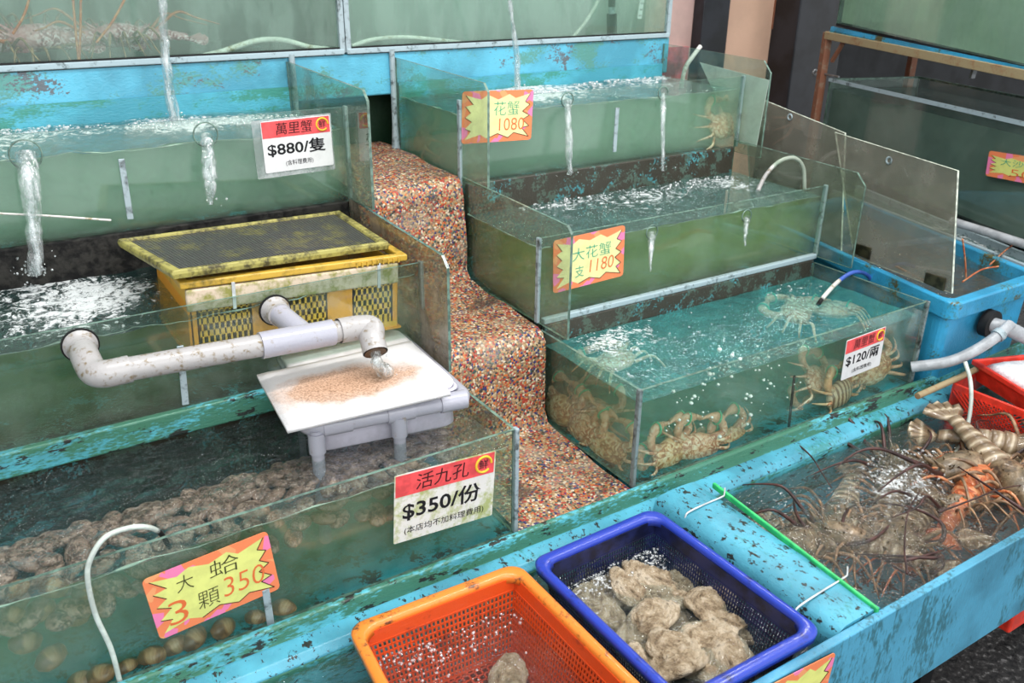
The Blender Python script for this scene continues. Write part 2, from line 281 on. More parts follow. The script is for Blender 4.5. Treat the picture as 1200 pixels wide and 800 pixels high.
# ------------------------------------------------------------------ mesh helpers
class MB:
    def __init__(s): s.v = []; s.f = []; s.mi = []; s.sm = []
    def add(s, vs, fs, mi=0, smooth=False):
        o = len(s.v); s.v += [Vector(p) for p in vs]
        for f in fs: s.f.append([o + i for i in f]); s.mi.append(mi); s.sm.append(smooth)
        return s
    def box(s, lo, hi, mi=0):
        (x0, y0, z0), (x1, y1, z1) = lo, hi
        return s.hexa([(x0, y0, z0), (x1, y0, z0), (x1, y1, z0), (x0, y1, z0)], [(x0, y0, z1), (x1, y0, z1), (x1, y1, z1), (x0, y1, z1)], mi)
    def hexa(s, a, b, mi=0):
        n = len(a)
        return s.add(list(a) + list(b), [list(range(n))[::-1], list(range(n, 2 * n))] + [[i, (i + 1) % n, n + (i + 1) % n, n + i] for i in range(n)], mi)
    def slab(s, poly, ext, mi=0, edge=None):
        a = [Vector(p) for p in poly]; e = Vector(ext); n = len(a); b = [p + e for p in a]
        o = len(s.v); s.v += a + b
        for f, m in [(list(range(n))[::-1], mi), (list(range(n, 2 * n)), mi)] + [([i, (i + 1) % n, n + (i + 1) % n, n + i], mi if edge is None else edge) for i in range(n)]:
            s.f.append([o + i for i in f]); s.mi.append(m); s.sm.append(False)
        return s
    def bar(s, p, q, w, h, up=(0, 0, 1), mi=0):
        p, q = Vector(p), Vector(q); d = (q - p).normalized(); u = Vector(up); sd = d.cross(u).normalized(); u = sd.cross(d).normalized()
        c = [(-w / 2, -h / 2), (w / 2, -h / 2), (w / 2, h / 2), (-w / 2, h / 2)]
        return s.hexa([p + sd * a + u * b for a, b in c], [q + sd * a + u * b for a, b in c], mi)
    def rings(s, rings, mi=0, close=True, cap=True, smooth=True):
        n = len(rings[0]); vs = [p for r in rings for p in r]; fs = []
        for k in range(len(rings) - 1):
            for i in range(n if close else n - 1):
                j = (i + 1) % n; fs.append([k * n + i, k * n + j, (k + 1) * n + j, (k + 1) * n + i])
        s.add(vs, fs, mi, smooth)
        if cap:
            for r, rev in ((rings[0], True), (rings[-1], False)):
                ix = list(range(n)); s.add(list(r), [ix[::-1] if rev else ix], mi, False)
        return s
    def tube(s, path, r, seg=12, mi=0, cap=True, flat=1.0):
        P = [Vector(p) for p in path]; n = len(P); R = r if isinstance(r, (list, tuple)) else [r] * n
        up = None; rg = []
        for i in range(n):
            d = (P[min(i + 1, n - 1)] - P[max(i - 1, 0)]).normalized()
            if up is None:
                up = Vector((0, 0, 1)) if abs(d.z) < .9 else Vector((1, 0, 0))
            sd = d.cross(up).normalized(); up = sd.cross(d).normalized()
            rg.append([P[i] + (sd * math.cos(a) + up * math.sin(a) * flat) * R[i] for a in (2 * PI * k / seg for k in range(seg))])
        return s.rings(rg, mi, True, cap)
    def blob(s, c, r, seg=10, rg=6, mi=0, fn=None, lower=-PI / 2):
        c = Vector(c); r = Vector(r) if not isinstance(r, (int, float)) else Vector((r, r, r)); out = []
        for k in range(rg + 1):
            t = lower + (PI / 2 - lower) * (k / rg); ring = []
            for i in range(seg):
                a = 2 * PI * i / seg; d = Vector((math.cos(t) * math.cos(a), math.cos(t) * math.sin(a), math.sin(t)))
                m = fn(d) if fn else 1
                ring.append(c + Vector((d.x * r.x, d.y * r.y, d.z * r.z)) * m)
            out.append(ring)
        return s.rings(out, mi, True, False)
    def xf(s, mat, start=0):
        for i in range(start, len(s.v)): s.v[i] = mat @ s.v[i]
        return s
    def build(s, name, mats, parent=None, base=None, bevel=0, sub=0, shade=None):
        if not isinstance(mats, (list, tuple)): mats = [mats]
        if parent is not None and base is None: o0 = Vector(parent.get('_b', (0, 0, 0)))
        elif base is not None: o0 = Vector(base)
        else:
            xs = [p.x for p in s.v]; ys = [p.y for p in s.v]; o0 = Vector(((min(xs) + max(xs)) / 2, (min(ys) + max(ys)) / 2, min(p.z for p in s.v)))
        me = bpy.data.meshes.new(name); me.from_pydata([p - o0 for p in s.v], [], s.f)
        for m in mats: me.materials.append(m)
        me.polygons.foreach_set('material_index', s.mi); me.polygons.foreach_set('use_smooth', s.sm if shade is None else [shade] * len(s.f)); me.validate(); me.update()
        o = bpy.data.objects.new(name, me); COL.objects.link(o)
        if parent is not None: o.parent = parent; o['_b'] = tuple(o0)
        else: o.location = o0; o['_b'] = tuple(o0)
        if bevel:
            b = o.modifiers.new('edge', 'BEVEL'); b.width = bevel; b.segments = 3; b.limit_method = 'ANGLE'; b.angle_limit = .6
        if sub: q = o.modifiers.new('smooth', 'SUBSURF'); q.levels = q.render_levels = sub
        return o

def tag(o, label, cat, group=None, kind=None):
    o['label'] = label
    if cat: o['category'] = cat
    if group: o['group'] = group
    if kind: o['kind'] = kind
    return o
def thing(name, label, cat, base, group=None, rot=0):
    o = bpy.data.objects.new(name, None); COL.objects.link(o); o.empty_display_size = .02
    o.location = base; o['_b'] = tuple(base) if rot == 0 else (0, 0, 0); o.rotation_euler.z = rot
    return tag(o, label, cat, group)
def struct(o): o['kind'] = 'structure'; return o
def copy_tree(o, parent=None):
    c = o.copy(); COL.objects.link(c)
    if parent is not None: c.parent = parent
    for ch in list(o.children): copy_tree(ch, c)
    return c
def smooth_path(pts, n=8):
    P = [Vector(p) for p in pts]; P = [P[0] * 2 - P[1]] + P + [P[-1] * 2 - P[-2]]; out = []
    for i in range(1, len(P) - 2):
        for k in range(n):
            t = k / n; a, b, c, d = P[i - 1], P[i], P[i + 1], P[i + 2]
            out.append(.5 * ((2 * b) + (c - a) * t + (2 * a - 5 * b + 4 * c - d) * t * t + (3 * b - a - 3 * c + d) * t ** 3))
    out.append(P[-2]); return out
def nz(x, y, z=0): return noise.noise(Vector((x, y, z)))

# ------------------------------------------------------------------ lettering
def lettering(name, text, parent, O, u, v, w, h, mat, bold=0, slant=0, n=None, lift=.0009):
    c = bpy.data.curves.new('t', 'FONT'); c.body = text; c.offset = bold; c.extrude = .006; c.resolution_u = 3
    o = bpy.data.objects.new('t', c); COL.objects.link(o); dg = bpy.context.evaluated_depsgraph_get()
    me = o.evaluated_get(dg).to_mesh(); vs = [p.co.copy() for p in me.vertices]; fs = [list(p.vertices) for p in me.polygons]
    o.evaluated_get(dg).to_mesh_clear(); bpy.data.objects.remove(o); bpy.data.curves.remove(c)
    x0 = min(p.x for p in vs); x1 = max(p.x for p in vs); y0 = min(p.y for p in vs); y1 = max(p.y for p in vs)
    n = n or u.cross(v)
    mb = MB(); mb.add([O + u * ((p.x - x0) / (x1 - x0) * w + slant * (p.y - y0) / (y1 - y0) * h) + v * ((p.y - y0) / (y1 - y0) * h) + n * (lift + p.z * .02) for p in vs], fs)
    return mb.build(name, mat, parent)
def frame4(TL, TR, BR, BL):
    u = ((TR - TL) + (BR - BL)).normalized(); vv = ((TL - BL) + (TR - BR)); v = (vv - u * vv.dot(u)).normalized()
    c = (TL + TR + BR + BL) / 4; w = ((TR - TL).length + (BR - BL).length) / 2; h = ((TL - BL).length + (TR - BR).length) / 2
    return c - u * w / 2 - v * h / 2, u, v, w, h
def rrect(O, u, v, x0, y0, x1, y1, r, k=5):
    pts = []
    for cx, cy, a0 in ((x1 - r, y1 - r, 0), (x0 + r, y1 - r, 90), (x0 + r, y0 + r, 180), (x1 - r, y0 + r, 270)):
        for i in range(k + 1):
            a = math.radians(a0 + 90 * i / k); pts.append(O + u * (cx + r * math.cos(a)) + v * (cy + r * math.sin(a)))
    return pts
def price_sign(label, corners, head, price, sub=None, paper='paper', sleeve=False, hr=.27, price_w=.72, sub_w=.55, px=.1):
    O, u, v, w, h = frame4(*corners); n = u.cross(v)
    t = thing('price_sign', label, 'sign', O + u * w / 2, 'printed price signs on the tank glass')
    cd = MB().slab(rrect(O, u, v, 0, 0, w, h, .003), n * .0012).build('card', M[paper], t)
    y = h * (1 - hr)
    hb = MB().slab([O + u * w * .01 + v * y + n * .0013, O + u * w * .985 + v * y + n * .0013, O + u * w * .985 + v * h * .985 + n * .0013, O + u * w * .01 + v * h * .985 + n * .0013], n * .0004).build('header_band', M['red_card'], t)
    lettering('header_lettering', head, hb, O + u * w * .2 + v * (y + h * hr * .14), u, v, w * .52, h * hr * .70, M['ink_dark'], 0, .08, lift=.0019)
    c = O + u * w * .875 + v * (y + h * hr * .5); r = h * hr * .36
    MB().tube([c + n * .002 + (u * math.cos(a) + v * math.sin(a)) * r for a in (2 * PI * i / 24 for i in range(22))], r * .16, 6).build('ring_emblem', M['gold'], hb)
    lettering('emblem_lettering', '鮮', hb, c - u * r * .6 - v * r * .6, u, v, r * 1.2, r * 1.2, M['ink'], 0, lift=.0019)
    py = h * (.40 if not sub else .30)
    lettering('price_lettering', price, cd, O + u * w * px + v * py, u, v, w * price_w, h * .29, M['ink'], .018, lift=.0015)
    if sub: lettering('note_lettering', sub, cd, O + u * w * (.5 - sub_w / 2) + v * h * .09, u, v, w * sub_w, h * .12, M['ink'], 0, lift=.0015)
    if sleeve: MB().slab(rrect(O, u, v, -w * .12, -h * .10, w * 1.02, h * 1.03, .003), n * -.0012).build('plastic_sleeve', M['sleeve'], t)
    return t
def burst_sign(label, corners, texts, yellow='neon_y', seed=1, ndir=1):
    O, u, v, w, h = frame4(*corners); n = u.cross(v) * ndir
    t = thing('starburst_sign', label, 'sign', O + u * w / 2, 'neon starburst price signs')
    MB().slab(rrect(O, u, v, 0, 0, w, h, .008), n * .0012).build('card', M['neon'], t)
    rnd = random.Random(seed); pts = []
    def side(a, b, k):
        for i in range(k):
            f = i / k; e = a.lerp(b, f); cen = Vector((w / 2, h / 2)); q = e.lerp(cen, .0 if i % 2 == 0 else (.15 + .09 * rnd.random())); pts.append(q)
    m = .045 * w; A, B, C_, D = Vector((m, m)), Vector((w - m, m)), Vector((w - m, h - m)), Vector((m, h - m))
    side(A, B, 6); side(B, C_, 8); side(C_, D, 6); side(D, A, 8)
    P3 = [O + u * p.x + v * p.y + n * .0014 for p in pts]
    cen = O + u * w / 2 + v * h / 2 + n * .0016
    sp_ = MB().add(P3 + [cen], [[i, (i + 1) % len(P3), len(P3)] for i in range(len(P3))]).build('star_panel', M[yellow], t)
    mb = MB()
    for i in list(range(2, 14)) + [20, 22, 24, 26]:
        a, b = P3[i], P3[(i + 1) % len(P3)]; mb.bar(a + n * .0004, b + n * .0004, .0012, .0004, up=n)
    mb.build('drawn_outline', M['ink_dark'], sp_)
    for k, (s, x, y, ww, hh, mt, sl) in enumerate(texts):
        lettering('lettering', s, sp_, O + u * w * x + v * h * y, u, v, w * ww, h * hh, M[mt], -.012 if len(s) < 5 else 0, sl, n=n, lift=.0019)
    return t

# ------------------------------------------------------------------ water helpers
def water(name, label, quad, z0, zs, top, body, amp=.003, step=.012, foam=(), fs=9, seedz=0, line=0):
    A, B, C_, D = [Vector((p[0], p[1], 0)) for p in quad]           # front-left, front-right, back-right, back-left
    nx = max(4, int((B - A).length / step)); ny = max(4, int((D - A).length / step)); mb = MB(); fo = []
    vs = []
    for j in range(ny + 1):
        for i in range(nx + 1):
            s, q = i / nx, j / ny; p = A.lerp(B, s).lerp(D.lerp(C_, s), q)
            e = nz(p.x * 14, p.y * 14, 3 + seedz) + .6 * nz(p.x * 34, p.y * 34, 9 + seedz)
            z = zs + amp * e; fv = 0
            for fx, fy, r, k in foam:
                d = math.hypot(p.x - fx, p.y - fy); g = math.exp(-(d / r) ** 2) * k; fv += g
                z += .012 * g * k * max(0, .3 + nz(p.x * 30, p.y * 30, 5)) if k > .45 else 0
            vs.append((p.x, p.y, z)); fo.append(min(.75, fv))
    W = nx + 1
    mb.add(vs, [[j * W + i, j * W + i + 1, (j + 1) * W + i + 1, (j + 1) * W + i] for j in range(ny) for i in range(nx)], 0, True)
    def wall(idx):
        b = len(mb.v)
        top = [mb.v[i] for i in idx]; mb.add(top + [Vector((p.x, p.y, z0)) for p in top], [[i, len(top) + i, len(top) + i + 1, i + 1] for i in range(len(top) - 1)], 1)
    wall(list(range(W))[::1]); wall([j * W + nx for j in range(ny + 1)]); wall([ny * W + i for i in range(W)][::-1]); wall([j * W for j in range(ny + 1)][::-1])
    idx = [ny * W + 0, ny * W + nx, nx, 0]
    mb.add([Vector((mb.v[i].x, mb.v[i].y, z0)) for i in idx], [[0, 1, 2, 3]], 1)
    o = mb.build(name, [M[top], M[body]])
    at = o.data.attributes.new('foam', 'FLOAT', 'POINT'); at.data.foreach_set('value', fo + [0.0] * (len(o.data.vertices) - len(fo)))
    if line:
        for a, b in ((A, B), (A, D)) if line == 2 else ((A, B),):
            d = b - a; K = int(d.length / .012); nn = Vector((0, -.0008, 0)) if b is B else Vector((-.0008, 0, 0)); ph = a.x * 3
            MB().tube([a + d * (i / K) + nn + Vector((0, 0, zs + amp * 1.6 * nz(i * .14 + ph, zs * 9, 1) + amp * .6 * nz(i * .5, zs, 4))) for i in range(K + 1)], [.0005 + .0034 * max(0, nz(i * .21 + ph, 7, zs) - .05) for i in range(K + 1)], 6).build('meniscus_line', M['line'], o)  # bright meniscus line drawn as a pale tube along the glass
    return tag(o, label, 'water', None, 'stuff')
def bubbles(name, label, pts, cat='bubbles', mat='bubble', low=-.6):
    mb = MB()
    for (p, r) in pts: mb.blob(p, (r, r, r * .8), 7, 4, lower=low)
    return tag(mb.build(name, M[mat]), label, cat, None, 'stuff')
def froth(cx, cy, z, rx_, ry_, n, rmin=.0015, rmax=.005, seed=3, bias=1.0):
    r = random.Random(seed); out = []
    for _ in range(int(n * .7)):
        a = r.random() * 2 * PI; d = r.random() ** (.5 * bias)
        out.append((Vector((cx + rx_ * d * math.cos(a), cy + ry_ * d * math.sin(a), z + r.random() * .002)), rmin + (rmax - rmin) * r.random() ** 2))
    return out
def jet(label, path, radii, seed=1, splash=None):
    P = smooth_path(path, 10); n = len(P); mb = MB(); R = []
    for i in range(n):
        t = i / (n - 1); k = t * (len(radii) - 1); a = int(min(k, len(radii) - 2)); R.append((radii[a] + (radii[a + 1] - radii[a]) * (k - a)) * (1 + .35 * nz(i * .55, seed * 7.3)))
    P2 = [p + Vector((nz(i * .3, seed, 2), nz(i * .3, seed, 5), 0)) * .004 * (i / n) for i, p in enumerate(P)]
    mb.tube(P2, R, 10)
    mb.tube([p + Vector((.35 * R[i] * math.sin(i * .4 + seed), .35 * R[i] * math.cos(i * .4), 0)) for i, p in enumerate(P2)], [r * .55 for r in R], 7)
    rnd = random.Random(seed)
    if splash:
        for _ in range(splash):
            q = P2[-1] + Vector((rnd.gauss(0, .016), rnd.gauss(0, .016), abs(rnd.gauss(0, .014)))); r = .001 + .002 * rnd.random(); mb.blob(q, r, 6, 4)
    o = mb.build('falling_water_jet', M['jet']); return tag(o, label, 'water', None, 'stuff')

# ================================================================== SETTING
XL, XR = .745, 1.03            # inner faces of the two tank columns along the aisle
RX = 1.945                     # right end of the right column
LX = -.50
Y1, Y2, Y3, Y4 = 1.138, 1.495, 1.838, 2.185
struct(MB().box((-3, -2.5, -.05), (6, 4, 0)).build('floor', M['ground']))
struct(MB().box((-3, 2.30, 0), (1.99, 2.36, 1.34)).build('wall_back', M['green_wall']))
struct(MB().box((-3, 2.86, 0), (6, 2.92, 2.6)).build('wall_rear', M['dark_wall']))
for k, (a, b, z, mt, nm, th) in enumerate(((785, 822, 2.76, 'pinkwall', 'wall_panel_left', .05), (822, 828, 2.755, 'beige', 'wall_panel_middle', .05))):
    struct(MB().box((at_y(a, 0, z).x - (.12 if k == 0 else 0), z, 0), (at_y(b, 0, z).x, z + th, 2.5)).build(nm, M[mt]))
d1 = MB().box((at_y(853, 0, 2.76).x, 2.76, 0), (at_y(934, 0, 2.76).x, 2.80, 2.5)).build('door_1', M['beige']); struct(d1)
MB().box((at_y(911, 0, 2.75).x - .006, 2.752, 1.30), (at_y(911, 0, 2.75).x + .006, 2.76, 1.50)).build('door_seam', M['rust'], d1)
struct(MB().box((at_y(826, 0, 2.70).x, 2.70, 0), (at_y(857, 0, 2.70).x, 2.76, 2.5)).build('trim_1', M['pillar'], bevel=.006))
struct(MB().box((at_y(930, 0, 2.66).x, 2.62, 0), (at_y(985, 0, 2.66).x, 2.80, 2.5)).build('trim_2', M['pillar'], bevel=.006))
lo = at_y(786, 75, 2.74)
tag(MB().box((at_y(783, 60, 2.75).x - .06, 2.745, 1.0), (at_y(806, 60, 2.75).x, 2.757, at_y(795, 55, 2.75).z)).build('wall_sign', plain('pink_print', (.5, .12, .14), .5, .3, .3, 9)), 'pink red sheet fixed to the wall beside the dark pillar', 'poster')

# stepped mosaic aisle
def aisle():
    prof = [(1.125, .2), (1.125, .60), (1.20, .60), (1.30, .602), (1.38, .604), (1.425, .612), (1.44, .64), (1.445, .68), (1.448, .73), (1.45, .78), (1.455, .81), (1.468, .828), (1.49, .836), (1.54, .838), (1.62, .84), (1.72, .842), (1.78, .85), (1.80, .87), (1.803, .93), (1.806, 1.0), (1.81, 1.06), (1.82, 1.085), (1.84, 1.098), (1.90, 1.102), (2.0, 1.104), (2.12, 1.105), (2.29, 1.105), (2.29, .2)]
    P = []
    for a, b in zip(prof, prof[1:]):
        k = max(1, int(math.dist(a, b) / .02)); P += [(a[0] + (b[0] - a[0]) * i / k, a[1] + (b[1] - a[1]) * i / k) for i in range(k)]
    P.append(prof[-1]); nx = 16; rows = []
    for i in range(nx + 1):
        x = XL + .008 + (XR - XL - .016) * i / nx
        rows.append([Vector((x, y + .010 * nz(x * 12, y * 9, z * 9), z + (.008 * nz(x * 10, y * 10, z * 5 + 4) if .3 < z else 0))) for y, z in P])
    return MB().rings(rows, 0, False, False)
struct(aisle().build('floor_step', M['mosaic']))

# concrete plinths below the tanks
def plinth(nm, x0, x1):
    MBx = MB().box((x0, 1.12, 0), (x1, 2.29, .598), 0).box((x0, Y2 + .004, .598), (x1, 2.29, .832), 1).box((x0, Y3 + .004, .832), (x1, 2.29, 1.066), 1)
    return struct(MBx.build(nm, [M['blue_deep'], M['dark_blue']]))
plinth('trim_3', LX, XL - .004); plinth('trim_4', XR + .004, RX)

# ================================================================== GLASS TANKS
def pane_yz(name, pts, x, th, mat, parent): return MB().slab([(x, y, z) for y, z in pts], (th, 0, 0), 0, 1).build(name, [M[mat], M['edge']], parent)
def tank(label, x0, x1, yf, yb, z0, zr, left=None, right=None, gmat='glass', holes=(), strips=(), ledge=True, back='blue_deep', smat='seal', rmat='glass_side', post=None):
    t = thing('glass_tank', label, 'fish tank', ((x0 + x1) / 2, (yf + yb) / 2, z0), 'stepped glass seafood tanks')
    fp = MB().slab([(x0, yf, z0), (x1, yf, z0), (x1, yf, zr), (x0, yf, zr)], (0, .006, 0), 0, 1).build('front_pane', [M[gmat], M['edge']], t)
    for pts, x, th, sm_ in ((left, x0, .006, 'glass_side'), (right, x1 - .006, .006, rmat)):
        if pts: pane_yz('side_pane', pts, x, th, sm_, t)
    if post: MB().tube([(post, yb - .004, z0 + .02), (post, yb - .004, z0 + .05), (post, yb - .004, z0 + .09), (post, yb - .004, 1.36)], [.013, .010, .0075, .0075], 12).build('rear_corner_post', M['seal'], t)
    for x in (x0, x1):
        MB().box((x - .004, yf - .004, z0), (x + .004, yf + .009, zr + .002)).build('corner_seal', M[smat], t, bevel=.002)
    if ledge: MB().box((x0 + .01, yf - .012, z0 - .004), (x1 - .01, yf + .004, z0 + .010)).build('bottom_ledge', M['ledge'], t, bevel=.003)
    if back: MB().box((x0 + .007, yb - .006, z0 + .002), (x1 - .007, yb - .001, zr)).build('back_panel', M[back], t)
    for (px, py, r) in holes:
        c = at_y(px, py, yf - .003); MB().tube([c + Vector((math.cos(a), 0, math.sin(a))) * r for a in (2 * PI * i / 28 for i in range(29))], .0016, 6).build('overflow_hole', M['edge'], fp)
        
    for (a, b) in strips:
        p, q = at_y(*a, yf - .003), at_y(*b, yf - .003); MB().bar(p, q, .012, .004, up=(0, 1, 0)).build('brace_strip', M['seal'], fp, bevel=.0015)
    return t
def side(yf, yb, z0, zr, ztop, ext, cut=.02, zb=None):      # profile of the splash-guard side pane
    zb = z0 if zb is None else zb
    return [(yb, z0), (yf - ext, zb), (yf - ext, ztop - cut), (yf - ext + cut, ztop), (yb, ztop + .01)]
RBs = [(Y1 + .006, .60), (Y2 - .01, .60), (Y2 - .01, .822), (Y1 + .006, .822)]
rbt = tank('lower glass tank on the right holding crabs, black sealed corner towards the aisle', XR, RX, Y1, Y2 - .004, .60, .822, RBs, RBs, ledge=False, back=None, smat='seal_dark')
tank('middle glass tank of the right column with the green lettered neon sign', XR, RX + .012, Y2, Y3 - .004, .836, 1.032, side(Y2, Y3, .836, 1.03, 1.086, .112, .015), side(Y2, Y3, .836, 1.03, 1.086, .12, .03), holes=((764, 272, .017), (875, 253, .016)), back=None)
tank('top glass tank of the right column with the washed out neon sign', XR, RX + .018, Y3, Y4, 1.075, 1.275, side(Y3, Y4, 1.075, 1.28, 1.328, .125, .018, 1.09), side(Y3, Y4, 1.06, 1.28, 1.325, .10, .03), holes=((665, 117, .018), (777, 109, .017)), strips=(((723.5, 126), (720, 178)),), back='blue_back', post=XR - .008, ledge=False)
LBs = [(Y1 + .006, .60), (Y2 - .01, .60), (Y2 - .01, .822), (Y1 + .006, .822)]
tank('lower glass tank on the left with brown shellfish and the grey pipe stand', LX, XL, Y1, Y2 - .004, .60, .822, LBs, LBs, ledge=False, strips=(((311, 690), (318, 736)),), back=None)
tank('middle glass tank on the left with the yellow crate and plumbing', LX, XL, Y2, Y3 - .004, .836, 1.028, LBs and [(Y2, .836), (Y3, .836), (Y3, 1.03), (Y2, 1.03)], side(Y2, Y3, .836, 1.03, 1.072, .118, .02), strips=(((211, 405), (217.5, 474)),), rmat='haze_brown', back=None, ledge=False)
tank('top glass tank on the left with two overflow holes', LX, XL, Y3, Y4, 1.075, 1.283, [(Y3, 1.07), (Y4, 1.07), (Y4, 1.283), (Y3, 1.283)], side(Y3, Y4, 1.075, 1.28, 1.333, .13, .02, 1.085), holes=((30, 181, .027), (241, 157.5, .024)), strips=(((142, 186), (153, 257)),), back='blue_back', rmat='haze_green', post=XL + .008, ledge=False)
MB().bar(at_y(931, 440, Y1 + .0085), at_y(924, 504, Y1 + .0085), .006, .003, up=(0, 1, 0)).build('divider_edge', M['black'], rbt)
# black algae strips along the foot of the upper tanks
tag(MB().box((LX + .01, Y3 - .014, .97), (XL - .012, Y3 + .003, 1.078)).build('algae_board', M['black_algae'], bevel=.003), 'black slimy board behind the yellow crate under the top left tank', 'board')
tag(MB().box((XR + .012, Y3 - .014, .95), (RX - .004, Y3 + .003, 1.078)).build('algae_board', M['dark_blue'], bevel=.003), 'flaking blue and brown board below the top right tank', 'board')
tag(MB().box((LX + .01, Y2 - .012, .79), (XL - .012, Y2 + .003, .838)).build('blue_ledge', M['blue_rim'], bevel=.004), 'worn blue ledge behind the water of the lower left tank', 'ledge')
tag(MB().box((XR + .012, Y2 - .012, .76), (RX - .006, Y2 + .003, .832)).build('brown_ledge', M['dark_blue'], bevel=.004), 'stained brown and blue ledge behind the crab tank water', 'ledge')

# waters
jl1 = at_y(203, 130, 2.06); jr1 = at_y(607, 95, 2.06); jl1.z = jr1.z = 1.236; jl2 = at_z(45, 325, 1.0)
def rect(x0, x1, y0, y1): return [(x0, y0), (x1, y0), (x1, y1), (x0, y1)]
water('tank_water', 'teal water of the lower right crab tank', rect(XR + .011, RX - .011, Y1 + .012, Y2 - .014), .602, .785, 's_teal', 'w_teal', .0025, foam=((1.15, 1.42, .07, .42), (1.25, 1.45, .09, .4), (1.1, 1.25, .12, .3), (1.4, 1.22, .25, .33), (1.85, 1.45, .1, .35)))
water('tank_water', 'frothy water of the middle tank in the right column', rect(XR + .011, RX + .004, Y2 + .012, Y3 - .015), .838, 1.003, 's_grey', 'w_olive', .004, foam=((1.2, 1.80, .10, .36), (1.35, 1.78, .10, .36), (1.55, 1.77, .12, .36), (1.78, 1.76, .12, .4), (1.9, 1.7, .1, .36), (1.5, 1.62, .2, .28)), seedz=2, line=2)
water('tank_water', 'frothy water of the top tank in the right column', rect(XR + .011, RX + .008, Y3 + .012, Y4 - .010), 1.077, 1.238, 's_grey', 'w_top', .004, foam=((jr1.x, jr1.y, .16, .62), (1.5, 2.13, .25, .45), (1.85, 2.13, .2, .45)), seedz=4, line=2)
water('tank_water', 'rippled water over the shellfish in the lower left tank', rect(LX + .011, XL - .011, Y1 + .012, Y2 - .014), .602, .785, 's_ripple', 'w_green', .003, foam=((.45, 1.3, .1, .22), (.2, 1.3, .1, .2)), seedz=6, line=1)
water('tank_water', 'churned dark water beside the yellow crate', rect(LX + .011, XL - .011, Y2 + .012, Y3 - .015), .838, 1.0, 's_dark', 'w_mid', .006, foam=((jl2.x, jl2.y, .12, .5), (.15, 1.66, .15, .36), (.2, 1.72, .1, .36), (-.1, 1.7, .15, .36), (.1, 1.58, .15, .25)), seedz=8, line=1)
water('tank_water', 'bubbling water of the top left tank', rect(LX + .011, XL - .011, Y3 + .012, Y4 - .010), 1.077, 1.235, 's_grey', 'w_top', .006, foam=((jl1.x, jl1.y, .12, .65), (.60, 2.05, .12, .55), (.15, 2.1, .2, .5), (-.1, 2.0, .2, .5)), seedz=10, line=1)
bubbles('froth', 'white froth where the stream lands in the top left tank', froth(jl1.x, jl1.y, 1.24, .11, .05, 260, .002, .007, 3) + froth(.6, 2.02, 1.24, .10, .06, 150, .002, .006, 4) + froth(.15, 2.1, 1.24, .15, .05, 120, .0015, .005, 5))
bubbles('froth', 'white froth where the stream lands in the top right tank', froth(jr1.x, jr1.y, 1.24, .13, .05, 220, .002, .006, 6) + froth(1.75, 2.12, 1.24, .2, .04, 160, .002, .006, 7))
bubbles('froth', 'white froth churned up beside the yellow crate', froth(jl2.x, jl2.y, 1.003, .07, .05, 220, .0015, .005, 8) + froth(.15, 1.72, 1.003, .1, .05, 110, .001, .003, 9))
bubbles('froth', 'white froth drifting on the middle right tank', froth(1.3, 1.79, 1.005, .14, .03, 110, .0015, .005, 11) + froth(1.75, 1.77, 1.005, .16, .04, 160, .0015, .005, 12))
pts = []
r_ = random.Random(5)
for px, py, k in ((800, 470, 14), (830, 440, 14), (860, 425, 10), (890, 430, 9), (905, 432, 7), (870, 475, 6), (835, 495, 8), (790, 495, 8), (915, 455, 5), (850, 405, 10), (880, 480, 4)):
    for _ in range(k):
        pts.append((at_y(px + r_.gauss(0, 9), py + r_.gauss(0, 10), Y1 + .004), .0014 + .0042 * r_.random() ** 2.2))
M['air'] = plain('air_bubble_skin', (.62, .72, .66), .2, .6, .05)
bubbles('air_bubbles', 'air bubbles rising against the front glass of the crab tank', pts, low=-PI / 2, mat='air')
bubbles('froth', 'fine bubbles floating on the teal crab tank water', froth(1.2, 1.30, .787, .12, .12, 160, .0008, .003, 14) + froth(1.5, 1.35, .787, .3, .1, 160, .0008, .0028, 15) + froth(1.8, 1.42, .787, .1, .05, 60, .001, .004, 16))

# jets
jet('stream of water falling into the top left tank', [at_y(186, -60, jl1.y - .03), at_y(191, 20, jl1.y - .02), at_y(195, 75, jl1.y - .01), jl1], [.008, .009, .010, .013], 1, 30)
jet('stream of water falling into the top right tank', [at_y(592, -60, jr1.y - .02), at_y(599, 15, jr1.y - .01), at_y(605, 60, jr1.y), jr1], [.006, .006, .008, .010], 2, 20)
def hole_jet(label, hx, hy, ex, ey, yf, seed, r, ends):
    a = at_y(hx, hy, yf + .01); m = at_y(hx + (ex - hx) * .35, hy + (ey - hy) * .25, yf - .03); m2 = at_y(hx + (ex - hx) * .8, hy + (ey - hy) * .6, yf - .045); b = at_y(ex, ey, yf - .055)
    return jet(label, [a, m, m2, b], r, seed, ends)
hole_jet('thick water spout from the overflow hole near the frame edge', 31, 182, 42, 322, Y3, 3, [.020, .018, .014, .012], 50)
hole_jet('thin overflow dribbling down the front of the top left tank', 242, 160, 247, 240, Y3, 4, [.013, .012, .015, .004], 12)
hole_jet('overflow dribble beside the washed out neon sign', 665, 119, 667, 205, Y3, 5, [.010, .008, .010, .006], 8)
hole_jet('overflow dribble near the right end of the top right tank', 777, 111, 777, 200, Y3, 6, [.008, .007, .006, .005], 8)
hole_jet('overflow trickle beside the green lettered neon sign', 764, 274, 762, 318, Y2, 7, [.011, .008, .005, .002], 0)
hole_jet('overflow trickle at the far end of the middle right tank', 875, 255, 873, 288, Y2, 8, [.009, .007, .004, .002], 0)
q = at_z(226, 122, 1.25)
bubbles('splash_drops', 'splash of drops leaping beside the falling stream', [(q + Vector((.0 + .004 * i, 0, .006 * i)), .004 - .0002 * i) for i in range(10)], low=-PI / 2)

